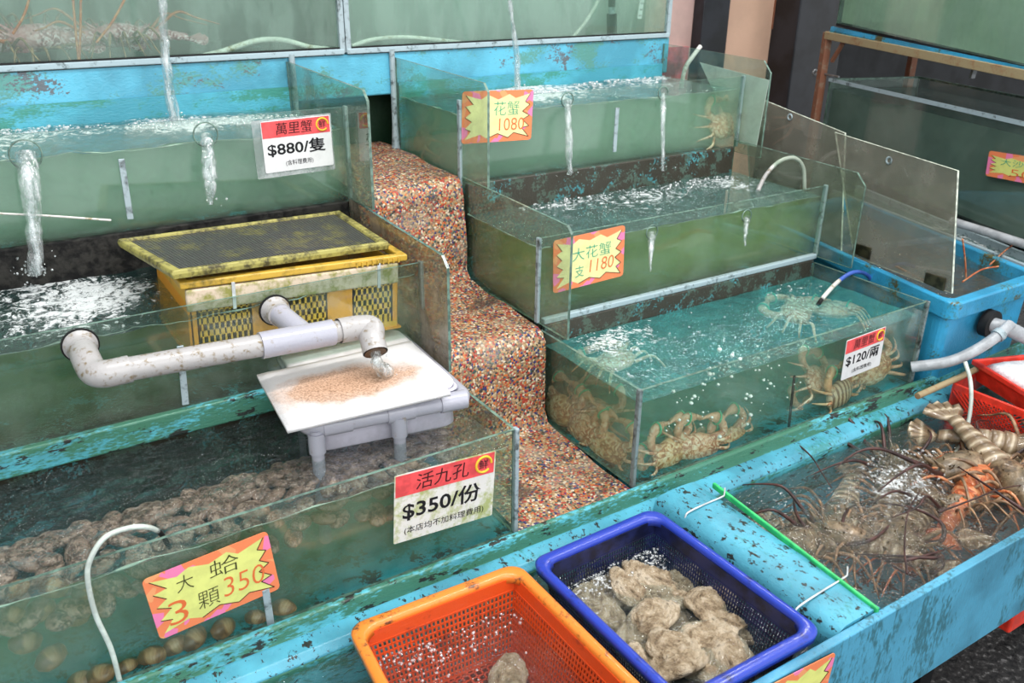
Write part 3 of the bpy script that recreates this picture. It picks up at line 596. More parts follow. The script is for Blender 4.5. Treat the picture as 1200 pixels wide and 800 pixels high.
# upper tanks on the blue ledge
tag(MB().box((LX, Y4 + .002, 1.245), (1.985, Y4 + .07, 1.352)).build('blue_shelf_beam', M['fascia'], bevel=.005), 'peeling pale blue beam carrying the big upper tanks', 'beam')
def upper(label, x0, x1, body):
    t = thing('glass_tank', label, 'fish tank', ((x0 + x1) / 2, Y4 + .3, 1.353), 'big upper tanks along the back')
    MB().slab([(x0, Y4 + .004, 1.356), (x1, Y4 + .004, 1.356), (x1, Y4 + .004, 1.75), (x0, Y4 + .004, 1.75)], (0, .008, 0), 0, 1).build('front_pane', [M['glass_wet'], M['edge']], t)
    MB().box((x0, Y4 + .45, 1.356), (x1, Y4 + .458, 1.75)).build('back_pane', M['glass_side'], t)
    for x in (x0, x1 - .008): MB().box((x, Y4 + .012, 1.356), (x + .008, Y4 + .45, 1.75)).build('side_pane', M['glass_side'], t)
    MB().box((x0 - .004, Y4 - .006, 1.353), (x1 + .004, Y4 + .012, 1.366)).build('bottom_trim', M['ledge'], t, bevel=.002)
    MB().box((x0, Y4 + .0, 1.366), (x1, Y4 + .004, 1.370)).build('bottom_seal', M['black'], t)
    for x in (x0, x1): MB().box((x - .006, Y4 - .004, 1.356), (x + .008, Y4 + .012, 1.75)).build('corner_seal', M['seal'], t, bevel=.002)
    MB().box((x0, Y4 + .0, 1.351), (x1, Y4 + .46, 1.356)).build('tank_floor', M['dark_blue'], t)
    return t
UX = .897
upper('upper back tank on the left with pink clawed shellfish', LX, UX - .010, 'w_grey'); upper('upper back tank on the right above the neon sign', UX + .006, 1.972, 'w_grey')
water('tank_water', 'grey green water of the upper left back tank', rect(LX + .01, UX - .022, Y4 + .014, Y4 + .44), 1.357, 1.70, 's_grey', 'w_light', .003, .03)
water('tank_water', 'grey green water of the upper right back tank', rect(UX + .018, 1.962, Y4 + .014, Y4 + .44), 1.357, 1.70, 's_grey', 'w_grey', .003, .03)

# ================================================================== BLUE TROUGH
ZR = .62
TX0, TX1 = -.55, 2.62
tr = thing('blue_trough', 'long worn blue trough along the front holding baskets and lobsters', 'trough', (1, .86, .40))
prof = [(1.118, .40), (1.118, ZR), (1.106, ZR), (1.098, .590), (1.094, .587), (1.062, .584), (1.052, .575), (1.045, .44), (1.045, .40)]
MB().slab([(TX0, y, z) for y, z in ((1.099, .588), (1.099, .592), (1.094, .5925), (1.064, .589), (1.053, .578), (1.0525, .574))], (TX1 - TX0, 0, 0)).build('inner_ledge', M['blue_chip'], tr, bevel=.002)
MB().slab([(TX0, y, z) for y, z in prof], (TX1 - TX0, 0, 0)).build('rear_rim', M['blue_rim'], tr, bevel=.004)
MB().box((TX0, .612, .40), (TX1, .628, ZR)).build('front_wall', M['blue_front'], tr, bevel=.003)
MB().box((TX0, .628, .40), (TX1, 1.045, .43)).build('trough_floor', M['blue_floor'], tr)
MB().box((1.14, .628, .43), (TX1, 1.046, .488)).build('raised_floor', M['blue_floor'], tr)
MB().box((TX0 - .02, .612, .40), (TX0, 1.118, ZR)).build('end_wall', M['blue'], tr); MB().box((TX1, .612, .40), (TX1 + .02, 1.118, ZR)).build('end_wall', M['blue'], tr)
dv = MB(); N = 40
rows = []
for i in range(N + 1):
    y = 1.066 - (1.066 - .630) * i / N; ring = []
    for x, z in ((1.022, .43), (1.022, .59), (1.026, .612), (1.040, .621), (1.06, .623), (1.085, .6235), (1.11, .623), (1.128, .621), (1.138, .612), (1.140, .60), (1.140, .43)):
        ring.append(Vector((x + .002 * nz(y * 20, z * 20), y, z + (.0015 * nz(x * 30, y * 30) if z > .6 else 0))))
    rows.append(ring)
dv.rings(rows, 0, True, True); dv.build('divider', M['blue_chip'], tr)
a, b = at_z(836, 568, .622), at_z(1029, 716, .622)
MB().bar(a, b, .007, .012).build('green_edge_strip', M['green_strip'], tr, bevel=.002)
for (p, q, lab) in (((805, 601), (846, 582), 'white cable tie round the far end of the blue divider'), ((934, 712), (990, 676), 'white cable tie round the near end of the blue divider')):
    a, b = at_z(*p, .625), at_z(*q, .625); d = (b - a)
    path = [a + Vector((-.004, 0, -.04)), a + Vector((-.003, 0, -.006)), a + d * .1 + Vector((0, 0, .001)), a + d * .5 + Vector((0, 0, .0015)), b, b + Vector((.008, .002, .003)), b + Vector((.014, .008, .012))]
    tag(MB().tube(smooth_path(path, 5), .0017, 8).build('cable_tie', M['tie']), lab, 'cable tie')
tag(MB().tube([at_y(1075, 464, 1.05), at_y(1122, 443, 1.05), at_y(1160, 425, 1.05)], .008, 10).build('wooden_rod', M['rust_beam']), 'brown rod lying on the rear ledge of the trough by the red basket', 'rod')
water('trough_water', 'clear bubbly water around the orange and blue baskets', rect(TX0 + .005, 1.016, .632, 1.043), .434, .573, 's_clear', 's_clear', .0012, foam=((.93, .97, .09, .42), (.80, .97, .08, .40), (.45, .99, .07, .25), (.58, .97, .06, .25), (.40, .93, .05, .22)), seedz=12)
water('trough_water', 'brown rippled water over the lobsters in the trough', rect(1.146, TX1 - .005, .632, 1.043), .490, .568, 's_brown', 'w_brown', .0015, foam=((1.62, .92, .14, .36), (1.5, .86, .12, .3), (1.25, .98, .1, .28), (1.75, .85, .07, .25)), seedz=14)
bubbles('froth', 'bubbles crowding the far side of the blue basket', froth(.90, .975, .575, .07, .03, 180, .0012, .0042, 21) + froth(.78, .965, .575, .06, .03, 110, .001, .0035, 22) + froth(.74, .90, .575, .02, .05, 30, .001, .003, 32))
bubbles('froth', 'bubbles floating inside the orange basket', froth(.44, .985, .575, .05, .02, 90, .001, .004, 23) + froth(.56, .965, .575, .09, .03, 130, .001, .0035, 24) + froth(.45, .93, .575, .05, .03, 60, .0008, .003, 25) + froth(.52, .88, .575, .09, .07, 50, .0008, .0028, 26))
bubbles('froth', 'bubbles foaming over the lobsters at the hose outlet', froth(1.62, .92, .571, .12, .07, 340, .001, .0045, 27) + froth(1.45, .88, .571, .1, .08, 130, .001, .003, 28) + froth(1.25, .97, .571, .1, .04, 70, .001, .003, 29))
bubbles('froth', 'scattered bubbles in the trough corner before the orange basket', froth(.30, .9, .575, .05, .1, 50, .001, .003, 30))

# supporting crate below the trough
c0 = at_y(1166, 745, .64)
rc = thing('red_pallet', 'red plastic pallet on dark posts propping up the trough end', 'pallet', (c0.x + .3, .85, 0))
MB().box((c0.x, .617, .345), (c0.x + .6, 1.05, .399)).build('deck', M['b_red'], rc, bevel=.006)
for x in (c0.x + .04, c0.x + .5):
    for y in (.78, .98): MB().box((x, y, 0), (x + .05, y + .05, .352)).build('post', M['dark_wall'], rc)
tag(MB().box((.0, .70, 0), (.4, 1.0, .40)).build('prop_block', M['dark_wall'], bevel=.01), 'dark block propping the trough beneath the orange basket', 'block')

# ================================================================== BASKETS
def lattice(mb, A, B, C_, D, nu, nv, w, th, nrm, mi=0, margin=0.0):
    """bars of a pierced wall between corners A B (bottom) and D C (top)"""
    A, B, C_, D = map(Vector, (A, B, C_, D)); nrm = Vector(nrm)
    for i in range(nu + 1):
        s = i / nu; mb.bar(A.lerp(B, s), D.lerp(C_, s), w, th, up=nrm, mi=mi)
    for j in range(nv + 1):
        s = j / nv; mb.bar(A.lerp(D, s), B.lerp(C_, s), w, th, up=nrm, mi=mi)
def basket(name, label, cs, ztop, depth, taper, rimw, m_rim, m_wall, m_floor, solid_top=.25, nu=(40, 52), nv=12, fl=(26, 36), bars=(.0026, .004), group=None, rim_h=.016):
    cs = [Vector((x, y, 0)) for x, y in cs]; cen = sum(cs, Vector()) / 4            # FL FR BR BL
    t = thing(name, label, 'basket', (cen.x, cen.y, ztop - depth), group)
    def loop(inset, z, r=.028, k=6):
        P = [c + (cen - c).normalized() * inset * 1.35 for c in cs]; out = []
        for i in range(4):
            p = P[i]; a = (P[i - 1] - p).normalized(); b = (P[(i + 1) % 4] - p).normalized(); c = p + (a + b) * r
            for q in range(k + 1):
                ang = (q / k) * PI / 2; out.append(c - b * r * math.cos(ang) - a * r * math.sin(ang))
        return [Vector((p.x, p.y, z)) for p in out]
    rg = [loop(.004, ztop - rim_h), loop(0, ztop - rim_h), loop(-.001, ztop - .003), loop(.003, ztop), loop(rimw - .004, ztop), loop(rimw, ztop - .003), loop(rimw + .002, ztop - rim_h), loop(.004, ztop - rim_h)]
    MB().rings(rg, 0, True, False).build('rim', M[m_rim], t)
    inn = [c + (cen - c).normalized() * (rimw * 1.35 + .004) for c in cs]; bot = [c + (cen - c).normalized() * (rimw * 1.35 + taper) for c in cs]
    zb, zt = ztop - depth, ztop - rim_h * .6; zs = zt - (zt - zb) * solid_top
    for i in range(4):
        a, b = i, (i + 1) % 4; nn = Vector(((inn[b] - inn[a]).y, -(inn[b] - inn[a]).x, 0)).normalized()
        f = solid_top
        T0, T1 = inn[a] + Vector((0, 0, zt)), inn[b] + Vector((0, 0, zt)); B0, B1 = bot[a] + Vector((0, 0, zb)), bot[b] + Vector((0, 0, zb))
        S0, S1 = T0.lerp(B0, f), T1.lerp(B1, f); mb = MB()
        lattice(mb, B0, B1, S1, S0, nu[i % 2], nv, bars[0], .002, nn)
        for k in range(1): mb.slab([S0, S1, T1, T0], nn * .002)
        mb.slab([B0, B1, B1 + Vector((0, 0, .006)), B0 + Vector((0, 0, .006))], nn * .002)
        mb.build('pierced_wall', M[m_wall], t)
    mb = MB(); z = Vector((0, 0, zb)); lattice(mb, bot[0] + z, bot[1] + z, bot[2] + z, bot[3] + z, fl[0], fl[1], bars[1], .003, (0, 0, 1)); mb.build('pierced_floor', M[m_floor], t)
    return t
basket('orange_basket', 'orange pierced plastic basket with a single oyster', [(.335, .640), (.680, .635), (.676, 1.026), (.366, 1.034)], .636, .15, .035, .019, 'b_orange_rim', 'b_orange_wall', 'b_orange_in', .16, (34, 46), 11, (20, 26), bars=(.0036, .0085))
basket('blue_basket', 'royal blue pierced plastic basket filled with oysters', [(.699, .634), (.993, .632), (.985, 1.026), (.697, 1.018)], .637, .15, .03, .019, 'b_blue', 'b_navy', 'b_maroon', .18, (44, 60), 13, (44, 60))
tag(MB().box((.73, .66, .434), (.965, .995, .45)).build('maroon_tray', M['b_maroon'], bevel=.006), 'dark red tray lying beneath the blue oyster basket', 'tray')
for (xx, yy, z, dx, lab) in ((.40, .66, .452, 0, ''),): pass

# red baskets at the far end of the trough
P0, P1 = at_z(1117, 448, .63), at_z(1235, 494, .63)
d = (P1 - P0).normalized(); nrm = Vector((d.y, -d.x, 0)).normalized()
if nrm.x < 0: nrm = -nrm
rb = thing('red_basket', 'red mesh basket wedged in the trough behind the lobsters', 'basket', (P0.x + .1, P0.y, .45))
mb = MB(); dn = Vector((.02, -.02, -.155))
A_, B_ = P0 + Vector((.0, 0, -.005)), P1 + Vector((0, 0, -.005))
for i in range(-5, 18):
    a = A_.lerp(B_, max(0, i / 17)); 
up = Vector((0, 0, 1))
L = (B_ - A_).length
for k in range(30):                                          # diagonal net bars
    for sgn in (1, -1):
        x0 = k * .012 - .06; z0, z1 = .0, .085
        p = A_ + d * x0; q = A_ + d * (x0 + sgn * .085)
        s0 = max(0, min(1, 1)); 
        if not (0 <= x0 <= L and 0 <= x0 + sgn * .085 <= L): continue
        mb.bar(p - up * .012, q - up * .085, .0032, .003, up=nrm)
mb.build('net_wall', M['b_red'], rb)
MB().slab([A_ - up * .084, B_ - up * .084, B_ - up * .15, A_ - up * .15], nrm * .004).build('solid_wall', M['b_red'], rb)
MB().slab([A_ - up * .016, B_ - up * .016, B_ + up * .004, A_ + up * .004], nrm * .008).build('rim', M['b_red'], rb, bevel=.003)
MB().slab([A_ - up * .15, A_ + up * .004, A_ + up * .004 + nrm * .24 + d * 0.0, A_ - up * .15 + nrm * .24], d * .004).build('side_wall', M['b_red'], rb)
T = [at_z(1141, 421, .665), at_z(1200, 457, .665)]; dT = (T[1] - T[0]).normalized(); nT = Vector((dT.y, -dT.x, 0)); nT = nT if nT.x > 0 else -nT
tt = thing('red_tray', 'solid red tray of white ice stacked on the red mesh basket', 'tray', T[0])
a0, a1 = T[0], T[0] + dT * .26; b1, b0 = a1 + nT * .30, a0 + nT * .30
def ring_loop(e, z): c = (a0 + a1 + b0 + b1) / 4; return [p + (c - p).normalized() * e + Vector((0, 0, z)) for p in (a0, a1, b1, b0)]
MB().rings([ring_loop(.016, -.055), ring_loop(.004, -.016), ring_loop(-.004, -.014), ring_loop(-.004, 0), ring_loop(.008, 0), ring_loop(.012, -.012), ring_loop(.034, -.045)], 0, True, True, False).build('tray_body', M['b_red'], tt, bevel=.003)
mb = MB()
cT = (a0 + a1 + b0 + b1) / 4
n1 = 14
tag(MB().rings([[cT + ((p - cT) * s) + Vector((0, 0, z + .006 * nz(p.x * 40 + s * 9, p.y * 40))) for p in [a0.lerp(a1, i / n1) for i in range(n1)] + [a1.lerp(b1, i / n1) for i in range(n1)] + [b1.lerp(b0, i / n1) for i in range(n1)] + [b0.lerp(a0, i / n1) for i in range(n1)]] for s, z in ((.78, -.035), (.84, -.012), (.78, -.001), (.4, .006), (.02, .008))], 0, True, True).build('ice', M['white_foam']), 'white crushed ice heaped in the solid red tray', 'ice', None, 'stuff')

# ================================================================== YELLOW CRATE, LID, PLUMBING, FILTER TRAY
yc = thing('yellow_crate', 'amber slotted crate sunk in the middle left tank', 'crate', (.49, 1.65, .88)); yc.rotation_euler.y = .05
cx0, cx1, cy0, cy1, zt, zb = .285, .702, 1.512, 1.77, 1.058, .905
MB().box((cx0 - .008, cy0 - .008, zt - .013), (cx1 + .01, cy0 + .008, zt), 0).box((cx0 - .008, cy1 - .008, zt - .013), (cx1 + .01, cy1 + .008, zt)).box((cx0 - .008, cy0, zt - .013), (cx0 + .008, cy1, zt)).box((cx1 - .008, cy0, zt - .013), (cx1 + .01, cy1, zt)).build('rim', M['yellow'], yc, bevel=.003)
def slotted(axis, a0, a1, fixed, panels):
    mb = MB(); P = (lambda u, z: (u, fixed, z)) if axis == 'x' else (lambda u, z: (fixed, u, z))
    e = (0, .004, 0) if axis == 'x' else (.004, 0, 0)
    def sl(u0, u1, z0, z1, mi=0): mb.slab([P(u0, z0), P(u1, z0), P(u1, z1), P(u0, z1)], e, mi)
    sl(a0, a1, zb, zb + .012); sl(a0, a1, zt - .045, zt - .02)
    prev = a0
    for p0, p1 in panels:
        sl(prev, p0, zb + .012, zt - .045, 1); prev = p1; n = int((p1 - p0) / .010)
        for k in range(n + 1): u = p0 + (p1 - p0) * k / n; sl(u - .0034, u + .0034, zb + .012, zt - .045)
        for j in range(1, 4): z = zb + .012 + (zt - .057 - zb) * j / 4; sl(p0, p1, z - .006, z + .006)
    sl(prev, a1, zb + .012, zt - .045, 1); return mb
w = cx1 - cx0
slotted('x', cx0 + .01, cx1 - .008, cy0 + .004, [(cx0 + w * .05, cx0 + w * .27), (cx0 + w * .43, cx0 + w * .62), (cx0 + w * .76, cx0 + w * .95)]).build('front_wall', [M['crate_wall'], M['orange_yellow']], yc)
slotted('x', cx0 + .01, cx1 - .008, cy1 - .006, []).build('back_wall', [M['crate_wall'], M['orange_yellow']], yc)
slotted('y', cy0 + .01, cy1 - .01, cx0 + .004, []).build('side_wall', [M['crate_wall'], M['orange_yellow']], yc); slotted('y', cy0 + .01, cy1 - .01, cx1 - .008, []).build('side_wall', [M['crate_wall'], M['orange_yellow']], yc)
MB().box((cx0, cy0, zb - .004), (cx1, cy1, zb)).build('crate_floor', M['orange_yellow'], yc)
for k in range(9): x = cx1 - .10 + k * .011; MB().box((x, cy0 - .011, zt - .013), (x + .003, cy0 - .006, zt - .004)).build('rim_rib', M['yellow'], yc)
ys = thing('styrofoam_slab', 'stained styrofoam slab tied across the crate front', 'styrofoam', (.49, 1.51, 1.0)); ys.rotation_euler.y = .05
MB().box((cx0 + .006, cy0 - .009, zt - .056), (cx1 - .004, cy0 + .002, zt - .015)).build('slab', M['styro'], ys, bevel=.004)
for x in (cx0 + .085, cx1 - .05): MB().box((x, cy0 - .011, zt - .060), (x + .006, cy0 - .008, zt - .010)).build('tie_strap', M['tie'], ys)
yl = thing('crate_lid', 'mossy yellow framed mesh lid lying on the amber crate', 'lid', (.47, 1.65, 1.05))
lq = [at_z(203, 322, 1.088), at_z(455, 287, 1.062), at_z(398, 250, 1.066), at_z(139, 284, 1.088)]
cl = sum(lq, Vector()) / 4
def lid_loop(e, dz): return [p + (cl - p).normalized() * e + Vector((0, 0, dz)) for p in lq]
MB().rings([lid_loop(0, -.008), lid_loop(-.003, 0), lid_loop(0, .007), lid_loop(.016, .007), lid_loop(.020, 0), lid_loop(.018, -.008), lid_loop(0, -.008)], 0, True, False, False).build('lid_frame', M['lid_yellow'], yl, bevel=.002)
mb = MB(); q = lid_loop(.018, .001); lattice(mb, q[0], q[1], q[2], q[3], 64, 40, .0026, .002, (0, 0, 1))
mb.build('mesh_panel', M['mesh_black'], yl)
mb = MB(); q = lid_loop(.018, -.006); mb.add(q, [[0, 1, 2, 3]]); mb.build('moss_film', dirty('moss_film', (.10, .09, .06), (.02, .02, .015), .5, 30, .6), yl)

# white/grey PVC overflow pipe
pp = thing('pvc_pipe', 'grey plastic drain pipe with elbows along the middle left tank', 'pipe', (.35, 1.40, .95))
YP = 1.385
def fit(c, rr, l, nm='bulkhead_fitting'):
    bf = MB().tube([c + Vector((0, 0, 0)), c + Vector((0, -.006, 0)), c + Vector((0, -.0061, 0)), c + Vector((0, -l, 0))], [rr * 1.28, rr * 1.28, rr * 1.08, rr * 1.05], 24).build(nm, M['pvc_dirty'], pp)
    MB().tube([c + Vector((0, .0005, 0)), c + Vector((0, -.0025, 0))], rr * 1.42, 24).build('rubber_gasket', M['black'], bf)
e1, e2 = at_y(94, 404, Y2), at_y(322, 363, Y2)
fit(e1, .021, .03); fit(e2, .021, .03)
A_ = Vector((e1.x, YP, e1.z - .012)); pr = .0195
tee = at_y(323, 402, YP); B_ = at_y(388, 391, YP); E_ = at_y(432, 381, YP)
B_.z = E_.z = (B_.z + E_.z) / 2
MB().tube(smooth_path([e1 + Vector((0, -.02, 0)), e1 + Vector((0, -.06, -.003)), A_ + Vector((.004, .018, 0)), A_ + Vector((.018, .001, 0)), A_ + Vector((.055, 0, 0))], 6), pr * 1.13, 22).build('elbow', M['pvc_dirty'], pp)
MB().tube([A_ + Vector((.05, 0, 0)), E_ + Vector((-.02, 0, 0))], pr, 22).build('main_pipe', M['pvc_dirty'], pp)
c1, c2 = at_y(305, 405, YP), at_y(390, 391, YP)
c1 = A_.lerp(E_, (c1.x - A_.x) / (E_.x - A_.x)); c2 = A_.lerp(E_, (c2.x - A_.x) / (E_.x - A_.x))
MB().tube([c1, c2], pr * 1.2, 24).build('coupling', M['pvc'], pp)
tc = A_.lerp(E_, (e2.x + .02 - A_.x) / (E_.x - A_.x))
MB().tube([e2 + Vector((0, -.02, 0)), tc], pr * 1.05, 22).build('branch_pipe', M['pvc'], pp)
m1, m2 = at_y(436, 396, YP - .028), at_y(440, 413, YP - .050)
MB().tube(smooth_path([A_.lerp(E_, (at_y(397, 390, YP).x - A_.x) / (E_.x - A_.x)), E_ + Vector((-.02, 0, 0)), E_ + Vector((.002, -.006, -.004)), m1, m2], 6), pr * 1.17, 24, cap=False).build('down_elbow', M['pvc_dirty'], pp)
MB().tube([m1 + (m2 - m1) * .3, m2 + (m2 - m1) * .04], [pr * .6, pr * 1.02], 22).build('pipe_mouth', M['pvc_inside'], pp)
jet('short gush of water from the drain pipe mouth onto the foam', [m2, m2 + (m2 - m1) * .5 + Vector((0, -.004, -.01)), at_z(456, 437, .888)], [.010, .012, .014], 9, 6)

# filter stand
fs_ = thing('filter_stand', 'grey pipe stand holding a lilac basin over the shellfish', 'stand', (.5, 1.25, .79))
zf = .842
q = [at_z(362, 503, zf), at_z(546, 467, zf), at_z(468, 396, zf), at_z(320, 425, zf)]
def rl(P, r, k=5):
    out = []
    for i in range(4):
        p = P[i]; a = (P[i - 1] - p).normalized(); b = (P[(i + 1) % 4] - p).normalized(); c = p + (a + b) * r
        for j in range(k + 1): ang = j / k * PI / 2; out.append(c - b * r * math.cos(ang) - a * r * math.sin(ang))
    return out
lp = rl(q, .022); lp = lp + lp[:2]
pf = MB().tube(lp, .0155, 16).build('pipe_frame', M['pvc'], fs_)
for s in (.0, .33, .62): 
    a = q[0].lerp(q[1], .08 + s * 1.2); MB().tube([a, a + (q[1] - q[0]).normalized() * .05], .018, 16).build('pipe_collar', M['pvc'], pf)
for px, py in ((370, 503), (467, 484), (480, 410), (345, 440)):
    a = at_z(px, py, zf); lg = MB().tube([a, Vector((a.x, a.y, .61))], .0115, 14).build('leg', M['pvc'], fs_); MB().tube([a + Vector((0, 0, -.006)), a + Vector((0, 0, -.045))], .015, 14).build('tee_fitting', M['pvc'], lg)
cb = sum(q, Vector()) / 4
def bl(e, z): return [Vector((p.x, p.y, z)) + (cb - p).normalized() * (e + .006) for p in rl(q, .03)]
MB().rings([bl(.004, zf + .016), bl(-.002, zf + .019), bl(.006, zf + .021), bl(.012, zf + .01), bl(.008, zf - .054), bl(.016, zf - .060)], 0, True, True).build('basin', M['basin'], fs_)
MB().rings([bl(.010, zf + .018), bl(.006, zf + .026), bl(.010, zf + .031), bl(.022, zf + .031)], 0, True, True).build('inner_tray', plain('white_plastic', (.78, .77, .78), .3, .5, .04), fs_)
fq = [at_z(337, 506, .877), at_z(528, 462, .877), at_z(482, 401, .882), at_z(301, 441, .882)]
mb = MB(); K = 14; g0 = []; 
for lay in (0, 1):
    for j in range(K + 1):
        for i in range(K + 1):
            p = fq[0].lerp(fq[1], i / K).lerp(fq[3].lerp(fq[2], i / K), j / K); e = min(i, j, K - i, K - j)
            g0.append(p + Vector((0, 0, (.007 if e > 0 else .004) + .0012 * nz(p.x * 50, p.y * 50) if lay else -.003)))
W = K + 1; fsq = []
for j in range(K):
    for i in range(K):
        a = j * W + i; fsq.append([W * W + a, W * W + a + 1, W * W + a + W + 1, W * W + a + W]); fsq.append([a, a + W, a + W + 1, a + 1])
for i in range(K):
    for a, b in ((i, i + 1), ((i + 1) * W + K, 0), ):
        pass
def skirt(seq):
    for a, b in zip(seq, seq[1:]): fsq.append([a, b, W * W + b, W * W + a])
skirt(list(range(W))); skirt([j * W + K for j in range(W)]); skirt([K * W + i for i in range(W)][::-1]); skirt([j * W for j in range(W)][::-1])
mb.add(g0, fsq, 0, True)
o = mb.build('filter_mat', M['filter'], base=sum(fq, Vector()) / 4); tag(o, 'white filter mat stained brown on top of the pipe stand', 'filter mat')

# ================================================================== HOSES
def hose(label, pts, r, mat, cat='hose', name='hose', parts=None):
    if not parts: return tag(MB().tube(smooth_path(pts, 8), r, 10).build(name, M[mat]), label, cat)
    t = thing(name, label, cat, pts[0]); P = smooth_path(pts, 10)
    for nm, a, b, mt in parts: i, j = int(a * (len(P) - 1)), int(b * (len(P) - 1)); MB().tube(P[i:j + 1], r, 10).build(nm, M[mt], t)
    return t
hose('thin milky hose looping over the front of the lower left tank', [at_y(199, 630, 1.17) + Vector((.0, .02, -.03)), at_y(185, 622, 1.16), at_y(160, 617, 1.145), at_y(125, 628, 1.128), at_y(106, 655, 1.126), at_y(103, 680, 1.126), at_y(112, 720, 1.126), at_y(130, 760, 1.126), at_y(141, 800, 1.124)], .0038, 'clear_hose', parts=(('dark_end', 0, .14, 'black'), ('tube', .13, 1, 'clear_hose')))
hose('blue and white hose dipping into the crab tank water', [at_z(958, 358, .78), at_z(965, 348, .80), at_y(982, 330, 1.36), at_y(1000, 319, 1.36), at_y(1016, 322, 1.36), at_y(1025, 338, 1.36), at_y(1028, 352, 1.36)], .0055, 'blue_hose', parts=(('dark_end', 0, .15, 'black'), ('white_end', .14, .36, 'white_hose'), ('tube', .35, .78, 'blue_hose'), ('grey_end', .77, 1, 'grey_hose')))
hose('aged white hose arching over the middle right tank', [at_z(888, 224, 1.0), at_y(897, 206, 1.68), at_y(912, 190, 1.68), at_y(930, 185, 1.68), at_y(941, 196, 1.68), at_y(943, 222, 1.68)], .0058, 'white_hose', parts=(('stained_end', 0, .3, 'pvc_dirty'), ('tube', .29, 1, 'white_hose')))
hose('white hose standing in the far corner of the top right tank', [at_y(799, 92, 2.1) + Vector((0, 0, -.03)), at_y(803, 80, 2.1), at_y(812, 66, 2.1), at_y(821, 54, 2.1)], .007, 'white_hose')
hose('pale curved hose inside the upper left back tank', [at_y(238, 66, Y4 + .03), at_y(262, 60, Y4 + .03), at_y(300, 48, Y4 + .03), at_y(330, 47, Y4 + .03), at_y(362, 55, Y4 + .03), at_y(385, 58, Y4 + .03)], .007, 'white_hose')
hose('pale hose lying along the floor of the upper right back tank', [at_y(412, 54, Y4 + .03), at_y(440, 46, Y4 + .03), at_y(480, 44, Y4 + .03), at_y(540, 50, Y4 + .04)], .006, 'white_hose')
hose('slanting pale pipe in the upper right back tank', [at_y(668, 48, Y4 + .04), at_y(690, 20, Y4 + .05), at_y(712, -20, Y4 + .06)], .005, 'white_hose')
hose('clear hose feeding water to the lobsters', [at_y(1131, 424, 1.03), at_y(1137, 445, 1.0), at_y(1138, 470, .98), at_y(1134, 498, .96), at_y(1126, 518, .94), at_z(1118, 535, .57)], .0048, 'clear_hose')
hose('thin pale cord along the foot of the top left tank', [at_y(0, 250, Y3 - .004), at_y(60, 253, Y3 - .005), at_y(130, 258, Y3 - .005)], .0022, 'white_hose', 'cord', 'cord')
# pump and thermometer in upper right tank
uf = thing('tank_heater', 'dark tube heater hanging in the upper right back tank', 'heater', at_y(716, 45, Y4 + .05))
MB().tube([at_y(717, 46, Y4 + .05), at_y(717, 16, Y4 + .05)], .016, 12).build('body', M['black'], uf); MB().tube([at_y(717, 16, Y4 + .05), at_y(717, 8, Y4 + .05)], .010, 12).build('collar', M['seal'], uf); MB().tube([at_y(717, 8, Y4 + .05), at_y(718, -60, Y4 + .05)], .011, 12).build('stem', M['black'], uf)
th_ = thing('thermometer', 'white marked thermometer in the upper right back tank', 'thermometer', at_y(751, 22, Y4 + .02))
MB().bar(at_y(749, 22, Y4 + .02), at_y(755, -20, Y4 + .02), .016, .004, up=(0, 1, 0)).build('plate', M['paper'], th_)
for k in range(5): a = at_y(750 + k * 1.2, 18 - k * 7, Y4 + .017); MB().bar(a + Vector((-.004, 0, 0)), a + Vector((.006, 0, 0)), .002, .001).build('tick_mark', M['ink'], th_)

# ================================================================== RIGHT TUB, ACRYLIC LIDS, REAR RACK
FL, FR, BR, BL = Vector((1.958, 1.078, 0)), Vector((2.362, 1.078, 0)), Vector((2.60, 1.90, 0)), Vector((2.14, 1.90, 0))
tb = thing('blue_tub', 'deep sky blue tub with stained lip behind the red baskets', 'tub', (2.2, 1.45, .60))
ct = (FL + FR + BR + BL) / 4
def tl(e, z, r=.03):
    return [p + (ct - p).normalized() * e * 1.3 + Vector((0, 0, z)) for p in rl([FL, FR, BR, BL], r)]
zt_ = .832
MB().rings([tl(.028, .45), tl(.020, zt_ - .05), tl(.002, zt_ - .046), tl(0, zt_ - .004), tl(.004, zt_), tl(.026, zt_), tl(.030, zt_ - .004), tl(.040, zt_ - .12), tl(.045, .55)], 0, True, True, False).build('tub_body', M['blue_tub'], tb, bevel=.003)
ins = [p + (ct - p).normalized() * .065 for p in (FL, FR, BR, BL)]
water('tub_water', 'brown cloudy water inside the deep blue tub', [(p.x, p.y) for p in ins], .779, .80, 's_brown2' if 's_brown2' in M else 's_brown', 's_brown', .001, .02)
M['tub_mud'] = dirty('brown_tub_floor', (.20, .13, .085), (.08, .05, .03), .5, 20, .6)
MB().add([Vector((p.x, p.y, .775)) for p in ins], [[0, 1, 2, 3]]).build('muddy_layer', M['tub_mud'], tb)
bc = at_y(1160, 379, 1.078)
gp = thing('drain_pipe', 'grey drain pipe leaving the front of the blue tub', 'pipe', bc)
MB().tube([bc + Vector((0, .012, 0)), bc + Vector((0, -.010, 0))], .036, 20).build('rubber_gasket', M['black'], gp)
MB().tube([bc, bc + Vector((0, -.02, 0)), bc + Vector((.02, -.036, -.004)), at_y(1200, 394, 1.03), at_y(1240, 410, 1.0)], .019, 16).build('main_pipe', M['grey_hose'], gp)
j0 = at_y(1184, 380, 1.02)
P = smooth_path([j0, at_y(1168, 394, 1.02), at_y(1140, 412, 1.04), at_y(1110, 424, 1.07), at_y(1068, 430, 1.13)], 8)
MB().tube(P, .0135, 16).build('branch_hose', M['grey_hose'], gp); MB().tube(P[6:9], .017, 16).build('hose_clamp', M['seal'], gp)
